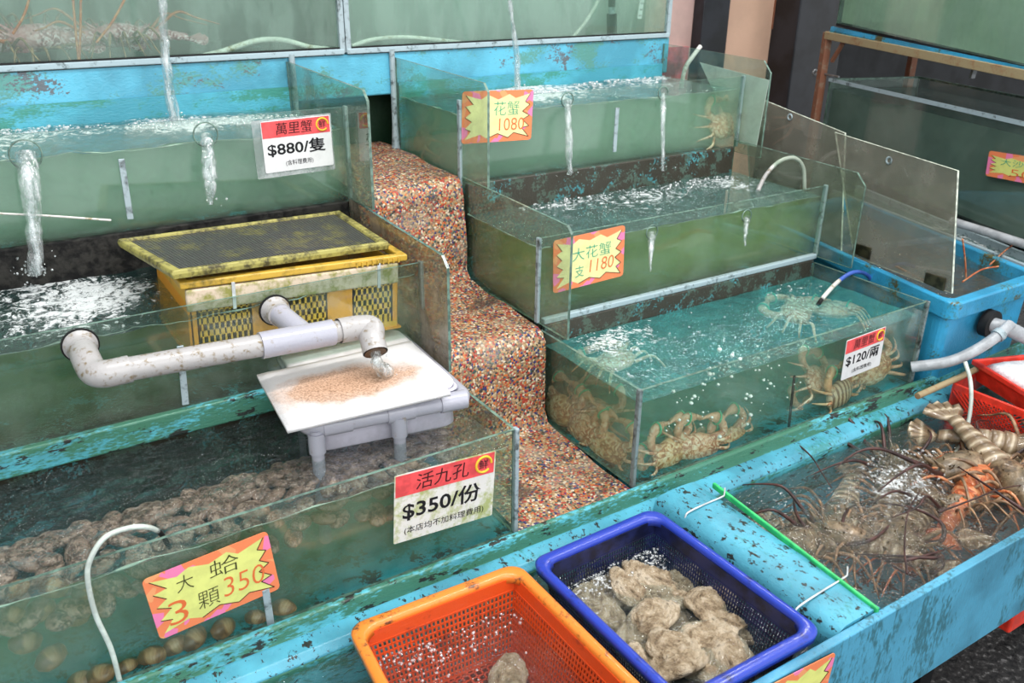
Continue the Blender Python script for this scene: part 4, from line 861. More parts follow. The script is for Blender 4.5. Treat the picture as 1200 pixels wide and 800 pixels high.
# acrylic lids
def lid_plate(label, P3, hole, hinges=None, th=.006):
    u = (P3[1] - P3[0]).normalized(); v = (P3[3] - P3[0]); n = u.cross(v).normalized()
    t = thing('acrylic_panel', label, 'panel', (P3[2] + P3[3]) / 2, 'clear panels standing right of the tanks')
    MB().slab(P3, n * th, 0, 1).build('sheet', [M['acrylic'], M['edge_bright']], t)
    if hole: MB().tube([hole + (u * math.cos(a) + n.cross(u) * math.sin(a)) * .008 - n * .001 for a in (2 * PI * i / 20 for i in range(21))], .0025, 6).build('drilled_hole', M['seal'], t)
    for c in (hinges or ()):
        MB().slab([c - u * .03, c + u * .03, c + u * .03 + Vector((0, 0, .034)), c - u * .03 + Vector((0, 0, .028))], n * -.006).build('hinge', M['hinge'], t, bevel=.002)
    return t
a, b = at_z(1000, 300, .838), at_z(1115, 345, .838); nn = Vector(((b - a).y, -(b - a).x, 0)).normalized()
pl = [at_p(x, y, a, nn) for x, y in ((978, 155), (1122, 200), (1115, 344), (1000, 300))]
lid_plate('large clear panel hinged upright on the blue tub lip', pl, at_p(1042, 188, a, nn), [at_p(1010, 300, a, nn) - Vector((0, 0, .0)), at_p(1095, 336, a, nn)])
a2 = Vector((2.12, 1.85, .84)); b2 = Vector((2.10, 1.56, .84)); n2 = Vector(((b2 - a2).y, -(b2 - a2).x, 0)).normalized()
pl2 = [at_p(x, y, a2, n2) for x, y in ((872, 108), (990, 156), (985, 300), (880, 250))]
lid_plate('smaller hazy panel with a drilled hole behind the large clear panel', pl2, at_p(926, 137, a2, n2))
pq = [at_x(x, y, 1.985) for x, y in ((820, 73), (901, 94), (886, 172), (866, 168), (842, 120))]
tag(MB().slab([pq[0], pq[1], pq[2], pq[3], pq[4]], (.002, 0, 0)).build('white_sheet', M['paper']), 'blank white sheet stuck behind the end pane of the top right tank', 'sheet')
tag(MB().bar(at_z(1050, 312, .836), at_z(1092, 334, .836), .006, .004).build('orange_strip', plain('strip_orange', (.6, .22, .05), .3)), 'thin orange strip along the foot of the hinged panel', 'strip')  # narrow bar in plain orange

# rear rack along the right
PA = Vector((2.673, 1.535, .83)); ang = math.radians(18); dR = Vector((math.sin(ang), math.cos(ang), 0)); nR = Vector((dR.y, -dR.x, 0))    # nR points right/back
def rp(x, y): return at_p(x, y, PA, nR)
far, near = rp(967, 92), rp(1200, 145); near_e = near + (near - far).normalized() * .30; rim_far = far + (near - far).normalized() * .03
def cuboid_tank(name, label, T0, T1, z0a, z0b, depth, gm, bm, wl, rimw=.012):
    t = thing(name, label, 'fish tank', (T0 + T1) / 2 - Vector((0, 0, .2)), 'tanks on the rusty side rack')
    b0, b1 = Vector((T0.x, T0.y, z0a)), Vector((T1.x, T1.y, z0b))
    MB().slab([b0, b1, T1, T0], nR * .008, 0, 1).build('front_pane', [M[gm], M['edge']], t)
    MB().slab([p + nR * depth for p in (b0, b1, T1, T0)], nR * .008).build('back_pane', M[gm], t)
    for p, q_ in ((b0, T0), (b1, T1)): MB().slab([p, p + nR * depth, q_ + nR * depth, q_], (T1 - T0).normalized() * .006, 0, 1).build('side_pane', [M[gm], M['edge']], t)
    MB().bar(T0, T1, .010, rimw).build('front_edge', M['ledge'], t); MB().bar(T0 + nR * depth, T1 + nR * depth, .010, .008).build('back_edge', M['edge'], t); MB().bar(T0, T0 + nR * depth, .010, .008).build('side_edge', M['edge'], t)
    MB().slab([b0, b1, b1 + nR * depth, b0 + nR * depth], (0, 0, -.01)).build('tank_floor', M['dark_wall'], t)
    mb = MB(); e = nR * .012; zwa, zwb = T0.z - wl, T1.z - wl
    dd = (T1 - T0).normalized() * .014; dd.z = 0; b0 = b0 + dd; b1 = b1 - dd; T0 = T0 + dd; T1 = T1 - dd; b0.z += .004; b1.z += .004
    W0, W1 = Vector((T0.x, T0.y, zwa)) + e, Vector((T1.x, T1.y, zwb)) + e; D_ = nR * (depth - .02)
    mb.add([b0 + e, b1 + e, W1, W0], [[0, 1, 2, 3]], 0); mb.add([W0, W1, W1 + D_, W0 + D_], [[0, 1, 2, 3]], 1)
    mb.add([b0 + e, b0 + e + D_, W0 + D_, W0], [[0, 1, 2, 3]], 0); mb.add([b1 + e, b1 + e + D_, W1 + D_, W1], [[0, 1, 2, 3]], 0)
    return t, mb
t_, mb = cuboid_tank('glass_tank', 'dark low tank under the rusty rack with a small neon sign', rim_far, near_e, .835, .835, .40, 'glass', 'w_dark', .035)
o = mb.build('tank_water', [M['w_dark'], M['s_dark']]); tag(o, 'dark grey water of the low rack tank', 'water', None, 'stuff')
uf0, un = rp(980, 27), rp(1200, 77); un_e = un + (un - uf0).normalized() * .35
t_, mb = cuboid_tank('glass_tank', 'pale green tank on top of the rusty rack', Vector((uf0.x, uf0.y, 1.72)), Vector((un_e.x, un_e.y, 1.72)), uf0.z, un_e.z, .40, 'glass_wet', 'w_grey', .04)
o = mb.build('tank_water', [water_body('pale_green_water', (.62, .70, .57), .85, (.5, .59, .47)), M['s_grey']]); tag(o, 'pale green water of the tank on the rusty rack', 'water', None, 'stuff')
rk = thing('rusty_rack', 'rusty angle iron rack with a mossy beam under the pale tank', 'rack', (far.x, far.y, 0))
b0, b1 = rp(970, 41), rp(1200, 87); b1 = b1 + (b1 - b0).normalized() * .35
MB().bar(b0, b1, .03, .028).build('front_beam', M['rust_beam'], rk, bevel=.002)
s0, s1 = rp(975, 33), rp(1200, 81); s1 = s1 + (s1 - s0).normalized() * .35
MB().bar(s0 + nR * .2 - Vector((0, 0, .014)), s1 + nR * .2 - Vector((0, 0, .014)), .42, .010).build('blue_board', M['blue_deep'], rk)
MB().bar(s0 - Vector((0, 0, .001)), s1, .012, .014).build('blue_edge', M['blue_tub'], rk)
MB().bar(b0 + Vector((0, 0, .01)), Vector((b0.x, b0.y, 0)), .028, .028, up=dR).build('leg', M['rust'], rk, bevel=.002)
MB().bar(b0 + nR * .40, Vector((b0.x + nR.x * .4, b0.y + nR.y * .4, 0)), .028, .028, up=dR).build('leg', M['rust'], rk, bevel=.002)
MB().bar(b1, Vector((b1.x, b1.y, 0)), .028, .028, up=dR).build('leg', M['rust'], rk, bevel=.002)
MB().bar(b0, b0 + nR * .40, .026, .026).build('end_beam', M['rust'], rk, bevel=.002)
MB().bar(rp(975, 72), rp(988, 50), .012, .012).build('corner_brace', M['rust'], rk)
tag(MB().box((1.0, 1.0, .0), (1.01, 1.01, .01)).build('x', M['rust']), 'x', 'x'); bpy.data.objects.remove(bpy.data.objects['x'])
l0 = Vector((far.x, far.y, 0)) + dR * -.05 + nR * .02
low = thing('low_bench', 'dark bench carrying the low tank under the rack', 'bench', l0)
MB().slab([l0 + Vector((0, 0, .79)), l0 - dR * 1.25 + Vector((0, 0, .79)), l0 - dR * 1.25 + nR * .42 + Vector((0, 0, .79)), l0 + nR * .42 + Vector((0, 0, .79))], (0, 0, .034)).build('bench_top', M['dark_wall'], low)
for a_ in (.02, 1.2):
    for b_ in (.03, .39): p = l0 - dR * a_ + nR * b_; MB().box((p.x - .02, p.y - .02, 0), (p.x + .02, p.y + .02, .79)).build('leg', M['dark_wall'], low)
cp = [at_z(1115, 259, .85), at_z(1160, 273, .85), at_z(1200, 286, .85), at_z(1290, 316, .85)]
tag(MB().tube(cp, .013, 14).build('side_pipe', M['grey_hose']), 'grey pipe running along the foot of the dark low tank', 'pipe')
hook = rp(955, 85); hk = MB().tube([hook + Vector((math.cos(a) * .010, 0, math.sin(a) * .010)) for a in (2 * PI * i / 16 for i in range(17))], .004, 8)
hk.tube([hook + Vector((.01, 0, 0)), rp(983, 90)], .004, 8); tag(hk.build('metal_hook', M['steel']), 'small steel eye hook beside the rusty leg', 'hook')
# step ladder in the gap
ld = thing('step_ladder', 'grey step ladder in the dark gap behind the rusty rack', 'ladder', rp(1005, 95) + nR * .55)
for (a, b) in (((1014, 55), (1004, 95)), ((1068, 62), (1060, 100)), ((1094, 68), (1086, 105))): 
    off = nR * .5; MB().bar(rp(*a) + off, rp(*b) + off, .018, .012).build('rail', M['ladder'], ld)
for (a, b) in (((1012, 74), (1045, 82)), ((1064, 76), (1092, 84)), ((1062, 92), (1090, 99)), ((1094, 90), (1108, 93))): off = nR * .5; MB().bar(rp(*a) + off, rp(*b) + off, .03, .012).build('tread', M['ladder'], ld)
# grey foam channel between tub and low tank
ch = [at_z(1122, 264, .80), at_z(1230, 300, .80), at_z(1230, 330, .80), at_z(1122, 284, .80)]
chn = thing('side_channel', 'narrow channel of foamy water between the tub and rack', 'channel', ch[0])
E1 = [Vector((2.395, 1.0, 0)), Vector((2.465, 1.0, 0)), Vector((2.79, 2.0, 0)), Vector((2.66, 2.0, 0))]
MB().slab([p + Vector((0, 0, .76)) for p in E1], (0, 0, .02)).build('channel_bed', M['dark_blue'], chn)
for (p, q_) in ((E1[0], E1[3]), (E1[1], E1[2])): MB().bar(p + Vector((0, 0, .79)), q_ + Vector((0, 0, .79)), .014, .06).build('channel_wall', M['ledge'], chn)
water('channel_water', 'foamy grey water in the narrow side channel', [(p.x, p.y) for p in E1], .782, .80, 's_grey', 's_grey', .003, .02, foam=((2.5, 1.3, .2, .45), (2.6, 1.55, .2, .45)))

# ================================================================== SIGNS
fy = lambda *pts, Y: [at_y(px, py, Y) for px, py in pts]
price_sign('red topped price card reading 880 on the top left tank', fy((305, 143), (387, 134), (390, 193), (311, 203), Y=Y3 - .002), '萬里蟹', '$880/隻', '(含料理費用)', sleeve=True, hr=.33, px=.06, price_w=.84, sub_w=.4)
price_sign('algae stained price card reading 350 on the lower left tank', fy((462, 556), (580, 529), (577, 601), (461, 639), Y=Y1 - .002), '活九孔', '$350/份', '(本店均不加料理費用)', paper='paper_algae', hr=.32, px=.08, price_w=.78, sub_w=.80)
price_sign('small red topped price card reading 120 on the crab tank', fy((992, 399), (1039, 382), (1029, 428), (985, 446), Y=Y1 - .002), '萬里蟹', '$120/兩', '(含料理費用)', hr=.34, px=.06, price_w=.84, sub_w=.5)
burst_sign('tilted neon starburst sign reading 350 on the lower left tank', fy((163, 681), (313, 621), (328, 689), (190, 748), Y=Y1 - .003), [('大', .22, .60, .13, .24, 'ink_olive', .1), ('蛤', .48, .60, .24, .27, 'ink_olive', .1), ('3', .10, .14, .15, .36, 'ink_orange', .1), ('顆', .34, .20, .17, .27, 'ink_olive', .1), ('350', .55, .24, .34, .30, 'ink_orange', .15)], 'neon_y', 3)
burst_sign('washed out neon starburst sign on the top right tank', fy((541, 107), (624, 105), (623, 163), (541, 169), Y=Y3 - .003), [('花蟹', .44, .52, .36, .27, 'ink_green', 0), ('1080', .52, .22, .36, .24, 'ink_orange', 0)], 'neon_c', 5)
burst_sign('neon starburst sign reading 1180 on the middle right tank', fy((648, 283), (731, 263), (731, 323), (648, 343), Y=Y2 - .003), [('大花蟹', .26, .52, .54, .24, 'ink_green', 0), ('支', .30, .2, .12, .22, 'ink_green', 0), ('1180', .5, .24, .34, .24, 'ink_orange', .1)], 'neon_c', 7)
burst_sign('small neon starburst sign on the dark low rack tank', [at_p(x, y, PA - nR * .006, nR) for x, y in ((1161, 176), (1243, 190), (1238, 221), (1154, 206))], [('大沙公', .2, .52, .5, .26, 'ink_green', 0), ('50', .36, .16, .3, .28, 'ink_orange', 0)], 'neon_y', 9)
burst_sign('neon starburst sign cut off on the front face of the trough', fy((884, 812), (973, 767), (966, 832), (880, 880), Y=.609), [('大', .2, .5, .2, .3, 'ink_olive', 0)], 'neon_y', 11)

# ================================================================== ANIMALS
def loft(mb, secs, seg=16, mi=0):
    rg = []
    for (c, rx_, rz_, bot) in secs:
        c = Vector(c); rg.append([c + Vector((rx_ * math.cos(a), 0, rz_ * math.sin(a) * (1 if math.sin(a) > 0 else bot))) for a in (2 * PI * k / seg for k in range(seg))])
    return mb.rings(rg, mi)
def make_lobster(mshell='lobster', mtail='lob_tail', mleg='lob_leg', mant='antenna', curl=.0, seed=1, back=False):
    t = thing('spiny_lobster', 'lobster', 'lobster', (0, 0, 0)); rnd = random.Random(seed)
    mb = MB(); loft(mb, [((0, -.002, .022), .023, .020, .7), ((0, .012, .024), .027, .024, .7), ((0, .035, .025), .029, .026, .7), ((0, .06, .025), .027, .025, .7), ((0, .08, .024), .021, .020, .7), ((0, .092, .024), .013, .014, .7), ((0, .098, .024), .004, .005, .7)])
    for k in range(26):
        y = .01 + .08 * rnd.random(); a = rnd.uniform(.25, PI - .25); c = Vector((.026 * math.cos(a), y, .025 + .023 * math.sin(a))); dd = Vector((math.cos(a), .5, math.sin(a))).normalized(); mb.tube([c, c + dd * .007], [.002, .0003], 5)
    for s in (-1, 1): mb.tube([(s * .010, .088, .036), (s * .014, .102, .046), (s * .013, .110, .054)], [.004, .003, .0006], 6); mb.blob((s * .016, .094, .034), .004, 8, 5)
    mb.build('carapace', M[mshell], t)
    mb = MB(); secs = []; y = -.002
    for k in range(6):
        r = .0235 - .0022 * k; z = .022 - curl * k * k * .0012
        for dy, s in ((0, .95), (.003, 1.0), (.012, 1.02), (.0168, 1.0), (.018, .93)): secs.append(((0, y - dy, z - curl * dy * .2 * k), r * s, r * .86 * s, .55))
        y -= .0185
    loft(mb, secs); mb.build('abdomen', M[mtail], t)
    mb = MB(); zt = .020 - curl * 36 * .0012
    for k, an in enumerate((-.75, -.38, 0, .38, .75)):
        dd = Vector((math.sin(an), -math.cos(an), 0)); sd = Vector((dd.y, -dd.x, 0)); c = Vector((0, y, zt)); P = []
        for f, w in ((.0, .004), (.3, .009), (.7, .012), (1, .009)): P.append([c + dd * (.046 * f) + sd * w + Vector((0, 0, -.004 * f)), c + dd * (.046 * f) + Vector((0, 0, .003)), c + dd * (.046 * f) - sd * w + Vector((0, 0, -.004 * f)), c + dd * (.046 * f) + Vector((0, 0, -.006))])
        mb.rings(P)
    mb.build('tail_fan', M[mtail], t)
    for s in (-1, 1):
        L = [(s * .012, .092, .028), (s * .022, .115, .038), (s * .04, .16, .055 + .02 * rnd.random()), (s * (.04 + .02 * rnd.random()), .20, .06), (s * (.03 + .03 * rnd.random()), .25, .045)]
        if back: L = L[:2] + [(s * .05, .108, .05), (s * .07, .06, .05), (s * .075, .0, .035)]
        MB().tube(smooth_path(L, 5), [.0042 * (1 - i / 21) + .0007 for i in range(21)], 7).build('antenna', M[mant], t)
        for k in range(5):
            y0 = .075 - k * .015; sp = .5 - k * .32 + .1 * rnd.random(); reach = .075 + .012 * rnd.random()
            p = [(s * .018, y0, .014), (s * (.018 + reach * .45), y0 + sp * .035, .034 + .01 * rnd.random()), (s * (.018 + reach * .8), y0 + sp * .06, .018), (s * (.018 + reach), y0 + sp * .08, .0)]
            P = smooth_path(p, 4); MB().tube(P, [.0036 - .0026 * i / (len(P) - 1) for i in range(len(P))], 6).build('leg', M[mleg], t)
    return t
def place(o, loc, rz, rx_=0, ry_=0, s=1, label=None, group=None):
    o.location = loc; o.rotation_euler = (rx_, ry_, rz); o.scale = (s, s, s)
    if label: o['label'] = label
    if group: o['group'] = group
    return o
lobA = make_lobster(); lobB = make_lobster(curl=.5, seed=4); lobR = make_lobster('lob_red', 'lob_red', 'lob_red', 'antenna', .3, 6); lobP = make_lobster('pinkish', 'pinkish', 'lob_leg', 'lob_red', .2, 8)
alt = {lobA.name: make_lobster(seed=3, back=True), lobB.name: make_lobster(curl=.5, seed=5, back=True), lobR.name: make_lobster('lob_red', 'lob_red', 'lob_red', 'antenna', .3, 9, True)}
used = set()
def lob(proto, px, py, z, rz, lab, rx_=0, ry_=0, s=1.0, grp='lobsters in the trough', Y=None):
    if math.cos(rz) < -.05: proto = alt[proto.name]
    o = proto if proto.name not in used else copy_tree(proto); used.add(proto.name)
    p = at_z(px, py, z); c_ = math.cos(rz); lo_ = .648 + max(.165 * s * c_, -.12 * s * c_, .125 * s * abs(math.sin(rz)), .08 * s); hi_ = 1.035 - max(.12 * s * c_, -.165 * s * c_, .10 * s * abs(math.sin(rz))); p.y = max(lo_, p.y); p.y = min(hi_, p.y) if hi_ > lo_ else (lo_ + hi_) / 2; return place(o, p, rz, rx_, ry_, s, lab, grp)
R_ = math.radians
lob(lobA, 1098, 528, .545, R_(160), 'banded pale tailed lobster with its tail raised beside the hose', R_(-12), 0, 1.45)
lob(lobB, 1168, 528, .545, R_(215), 'lobster lying against the red mesh basket', R_(-8), R_(8), 1.4)
lob(lobB, 1150, 560, .53, R_(75), 'olive backed lobster directly under the one by the red basket', 0, R_(10), 1.4)
lob(lobR, 1135, 592, .528, R_(-75), 'orange shelled lobster in the middle of the far pile', 0, 0, 1.25)
lob(lobA, 1036, 664, .518, R_(28), 'brown lobster with long legs next to the near cable tie', 0, R_(-6), 1.1)
lob(lobB, 925, 590, .502, R_(-150), 'dark sunken lobster beside the far cable tie', 0, 0, 1.3)
lob(lobA, 985, 610, .502, R_(120), 'sunken lobster in the middle of the trough water', 0, 0, 1.3)
lob(lobA, 1040, 600, .502, R_(-60), 'sunken lobster between the middle one and the orange one', 0, 0, 1.3)
lob(lobB, 1100, 660, .502, R_(100), 'sunken lobster close to the front wall of the trough', 0, 0, 1.3)
lob(lobR, 1040, 650, .502, R_(160), 'reddish sunken lobster behind the long legged one', 0, 0, .9)
lob(lobA, 1190, 625, .525, R_(75), 'pale lobster at the cut off end of the trough', 0, R_(20), 1.0)
lob(lobB, 1060, 545, .502, R_(60), 'murky lobster below the bubbles at the hose outlet', 0, 0, 1.3)
lob(lobA, 1000, 545, .502, R_(-20), 'lobster resting deep under the rear ledge of the trough', 0, 0, 1.3)
lob(lobB, 960, 650, .502, R_(70), 'dark lobster deep beside the green strip', 0, 0, 1.3)
for k, (px, py, rz_, ry_, sc, lab) in enumerate(((25, 66, 80, 10, 1.1, 'pink clawed lobster at the far end of the upper left back tank'), (75, 66, 95, -15, 1.15, 'pink lobster in the middle of the upper tank heap'), (118, 66, -85, 10, 1.1, 'reddish lobster beside the long antennae in the upper tank'), (165, 68, 85, 0, 1.0, 'pale lobster at the inner end of the upper tank heap'))):
    p = at_y(px, py, Y4 + .125); o = lobP if k == 0 else copy_tree(lobP); place(o, (p.x, p.y, 1.372 + .012 * (k % 2)), R_(rz_), 0, R_(ry_ - 15), sc, lab, 'lobsters in the upper left back tank')
for (a, b, c, lab) in (((92, 70), (88, 30), (84, -20), 'upright orange antenna standing behind the upper tank glass'), ((93, 70), (94, 40), (95, -15), 'second upright antenna beside the orange one'), ((113, 50), (132, 25), (150, -8), 'thick slanting pink antenna in the upper left back tank'), ((15, 40), (28, 18), (36, -8), 'faint antenna near the frame edge of the upper tank')):
    P = smooth_path([at_y(*a, Y4 + .022), at_y(*b, Y4 + .022), at_y(*c, Y4 + .024)], 6); tag(MB().tube(P, .0028, 7).build('loose_antenna', M['lob_red']), lab, 'antenna')
for (pts, lab) in ((((930, 516), (950, 534), (962, 552), (975, 572)), 'dark bent antenna poking out near the rear ledge'), (((1063, 672), (1060, 640), (1064, 600), (1078, 575)), 'thin upright antenna before the orange lobster'), (((1100, 600), (1140, 585), (1175, 572), (1215, 566)), 'long brown antenna crossing the orange lobster'), (((1078, 470), (1079, 450), (1079, 432)), 'short thin antenna by the brown rod')):
    P = smooth_path([at_z(x, y, .585 + (.012 if i in (1, 2) else 0)) for i, (x, y) in enumerate(pts)], 6); tag(MB().tube(P, [.0022 - .0012 * i / len(P) for i in range(len(P))], 7).build('loose_antenna', M['antenna']), lab, 'antenna')
for (pts, lab) in ((((1132, 325), (1131, 305), (1128, 280)), 'red antenna rising from the brown tub water'), (((1128, 330), (1150, 316), (1170, 312)), 'dark antenna lying across the tub water'), (((1160, 310), (1180, 292), (1200, 278)), 'pale antenna slanting over the far tub lip')):
    P = smooth_path([at_z(x, y, .825) for i, (x, y) in enumerate(pts)], 6)
    if 'rising' in lab: P = smooth_path([at_y(x, y, P[0].y) for x, y in pts], 6)
    tag(MB().tube(P, .0022, 7).build('loose_antenna', M['lob_red']), lab, 'antenna')

def make_crab(mshell, mleg, seed=1):
    t = thing('crab', 'crab', 'crab', (0, 0, 0)); rnd = random.Random(seed)
    def fn(d): return 1 + .10 * (abs(d.x) ** 3) + .03 * math.sin(math.atan2(d.y, d.x) * 9)
    MB().blob((0, 0, .018), (.052, .036, .017), 24, 10, fn=fn).build('carapace', M[mshell], t)
    for s in (-1, 1):
        mb = MB(); P = smooth_path([(s * .032, .022, .016), (s * .060, .036, .020), (s * .056, .058, .018)], 4); mb.tube(P, [.009] * len(P), 8)
        P = smooth_path([(s * .056, .056, .018), (s * .042, .068, .018), (s * .020, .072, .018)], 4); mb.tube(P, [.008 + .005 * math.sin(i / (len(P) - 1) * PI) for i in range(len(P))], 8, flat=.75)
        mb.tube([(s * .020, .074, .020), (s * .006, .072, .022), (s * -.004, .066, .020)], [.006, .004, .001], 7); mb.tube([(s * .020, .070, .012), (s * .008, .066, .010), (s * -.002, .062, .012)], [.005, .003, .001], 7)
        cw = mb.build('claw', M[mleg], t)
        P = [Vector((s * .040, .068, .018)) + Vector((math.cos(a) * .004, math.cos(a) * .014, math.sin(a) * .013)) for a in (2 * PI * i / 14 for i in range(15))]; MB().tube(P, .0022, 6).build('claw_band', M['band'], cw)
        for k in range(4):
            y = .012 - k * .013; sp = (.6, .15, -.35, -.9)[k]; r = .058
            P = smooth_path([(s * .038, y, .014), (s * (.038 + r * .5), y + sp * .022, .030), (s * (.038 + r * .85), y + sp * .038, .014), (s * (.038 + r), y + sp * .05, .0)], 4)
            MB().tube(P, [.0055 - .0042 * i / (len(P) - 1) for i in range(len(P))], 7, flat=.7).build('leg', M[mleg], t)
    return t
crA = make_crab('crab', 'crab_pink', 1); crS = make_crab('crab_stripe', 'crab', 2); crP = make_crab('crab_pink', 'crab_pink', 3)
def crab(proto, P, rot, lab, s=1.0, grp='crabs in the right hand tanks'):
    o = proto if proto.name not in used else copy_tree(proto); used.add(proto.name); o.location = P; o.rotation_euler = tuple(R_(a) for a in rot); o.scale = (s,) * 3; o['label'] = lab; o['group'] = grp; return o
ly = lambda px, py, dy=.03: at_y(px, py, Y1 + .020 + dy); lx = lambda px, py, dx=.03: at_x(px, py, XR + .026 + dx)
crab(crA, lx(664, 480, .03), (72, 0, -88), 'pale crab high against the aisle side glass of the crab tank')
crab(crP, lx(690, 503, .03), (72, 8, -95), 'crab with green banded claws at the middle of the aisle side glass')
crab(crA, lx(718, 526, .03), (66, 0, -86), 'crab low at the aisle side near the black sealed corner')
crab(crP, lx(668, 512, .06), (30, 0, -85), 'crab on the tank floor at the rear of the aisle side')
crab(crA, ly(778, 528, .04), (80, 0, 8), 'crab behind the front glass next to the black sealed corner')
crab(crP, ly(812, 522), (80, 10, -10), 'crab with a green band low in the middle of the front glass')
crab(crA, ly(848, 518, .04), (75, -10, 10), 'crab at the inner end of the front glass pile')
crab(crA, ly(795, 548, .06), (10, 0, 60), 'crab half buried under the front glass pile')
crab(crS, ly(975, 460, .03), (82, 0, 12), 'brown striped crab under the small price card', 1.05)
crab(crA, ly(1018, 432, .045), (75, -20, -8), 'crab right of the striped one near the tank end')
crab(crP, ly(948, 446, .06), (60, 20, 10), 'crab above the striped one beside the price card')
crab(crA, ly(945, 482, .06), (50, 0, 20), 'crab at the floor left of the striped one')
crab(crP, lx(700, 485, .07), (60, 0, -70), 'crab above the green banded one at the aisle side glass'); crab(crA, ly(830, 540, .06), (70, 15, -10), 'crab at the foot of the front glass pile'); crab(crP, ly(764, 545, .06), (75, -10, 20), 'crab wedged against the black sealed corner at the floor'); crab(crA, ly(985, 490, .05), (50, 0, -60), 'crab on the floor right below the striped one')
fl1 = at_z(930, 374, .738); crab(crP, fl1, (8, 0, 30), 'pink crab afloat at the surface beside the blue hose', 1.1)
fl2 = at_z(968, 371, .738); crab(crP, fl2, (-6, 0, -60), 'second pink crab afloat near the price card side', 1.1)
fl3 = at_z(720, 430, .738); crab(crP, fl3, (5, 0, 10), 'pale crab showing through the surface by the aisle corner', 1.0)
crab(crA, at_x(498, 163, XR + .085), (65, 0, -88), 'pale crab behind the aisle glass of the top right tank', 1.1, 'crabs in the top right tank')
crab(crP, at_x(486, 158, XR + .085), (65, 0, -92), 'crab next to the grey corner post of the top right tank', .9, 'crabs in the top right tank')
crab(crP, at_y(842, 148, Y3 + .075), (75, 0, 5), 'pinkish crab at the far end of the top right tank', 1.1, 'crabs in the top right tank')

# oysters
def make_oyster(seed):
    rnd = random.Random(seed * 11); NS, NR = 56, 18; ph = [rnd.uniform(0, 6.28) for _ in range(6)]
    def rim(a):
        r = .043 * (1 + .16 * math.cos(a) + .05 * math.sin(2 * a + ph[0]) + .045 * math.sin(3 * a + ph[1]) + .035 * math.sin(5 * a + ph[2]) + .02 * math.sin(11 * a + ph[3]))
        return r * math.cos(a) * 1.12, r * math.sin(a) * .80
    rings = []
    for top in (1, 0):
        for k in range(NR + 1):
            f = (k + .02) / NR if top else 1 - k / NR; f = min(1, f); ring = []
            for i in range(NS):
                a = 2 * PI * i / NS; x, y = rim(a); st = (f * 6.2 + .35 * math.sin(2 * a + ph[4]) + .5 * nz(x * 40, y * 40, seed)) % 1.0
                fr = 1 + (.035 * nz(math.cos(a) * 4, math.sin(a) * 4, f * 9 + seed) if f > .3 else 0)
                if top: z = .006 + .016 * (1 - f ** 2.0) + .0042 * (1 - st) * min(1, f * 2.2) + .004 * nz(x * f * 60, y * f * 60, seed * 3) + .0022 * nz(x * f * 150, y * f * 150, seed)
                else: z = .003 - .011 * (1 - f ** 2.2)
                ring.append(Vector((x * f * fr - .006 * (1 - f), y * f * fr, z + .0045 * math.sin(2 * a + ph[5]) * f)))
            rings.append(ring)
    mb = MB().rings(rings, 0, True, True)
    o = mb.build('oyster', M['oyster'], base=(0, 0, 0)); tag(o, 'oyster', 'oyster'); return o
oyp = [make_oyster(k) for k in (1, 2, 3)]
spots = [(700, 688, .530, 20, 1.0, 'oyster at the far corner of the heap beside the orange basket'), (765, 688, .545, 75, 1.1, 'upright frilly oyster at the far end of the heap'), (712, 735, .525, 60, .95, 'oyster hugging the orange basket side of the heap'), (790, 708, .54, 100, 1.0, 'oyster between the frilly one and the long smooth one'), (827, 718, .55, -35, 1.15, 'long smooth oyster nearest the navy wall'), (762, 738, .552, -8, 1.1, 'broad pale oyster lying in the middle of the heap'), (822, 762, .545, -20, 1.15, 'brown oyster in front of the long smooth one'), (858, 750, .53, 30, .9, 'small oyster tucked against the navy wall'), (790, 788, .55, -10, 1.25, 'large oyster at the near edge of the picture'), (745, 765, .53, 20, 1.05, 'oyster under the broad pale one'), (858, 786, .545, 15, 1.1, 'wet shining oyster by the near corner of the basket'), (722, 712, .52, -40, .95, 'sunken oyster between the two far ones'), (800, 742, .52, 80, .9, 'oyster wedged below the long smooth one'), (758, 805, .535, 40, 1.1, 'oyster cut off by the picture edge near the orange basket'), (835, 800, .535, -60, 1.1, 'oyster cut off by the picture edge beside the shining one'), (885, 806, .53, 10, 1.0, 'oyster in the near corner of the blue basket'), (738, 700, .55, 50, .95, 'oyster just behind the broad pale one, far half of the heap'), (690, 712, .535, 80, .9, 'oyster touching the basket wall nearest the lone oyster'), (782, 765, .56, -30, 1.0, 'oyster between the broad pale one and the large near one'), (846, 738, .548, 60, .95, 'oyster at the navy wall end of the long smooth one'), (800, 690, .535, 10, .85, 'farthest small oyster close to the navy wall')]
for k, (px, py, z, a, s, lab) in enumerate(spots):
    o = oyp[k % 3] if k < 3 else oyp[k % 3].copy()
    if k >= 3: COL.objects.link(o)
    p = at_z(px, py, z); o.location = (p.x, p.y, p.z + .010); o.rotation_euler = (R_(16 * math.sin(k * 2.1)), R_(16 * math.cos(k * 1.7)), R_(a + 30)); o.scale = (s * 1.02,) * 3; o['label'] = lab; o['group'] = 'oysters in the blue basket'
o = oyp[1].copy(); COL.objects.link(o); p = at_z(594, 797, .512); o.location = p; o.rotation_euler = (0, 0, .6); o.scale = (.9,) * 3; o['label'] = 'lone oyster on the floor of the orange basket'; o['group'] = 'oysters in the orange basket'

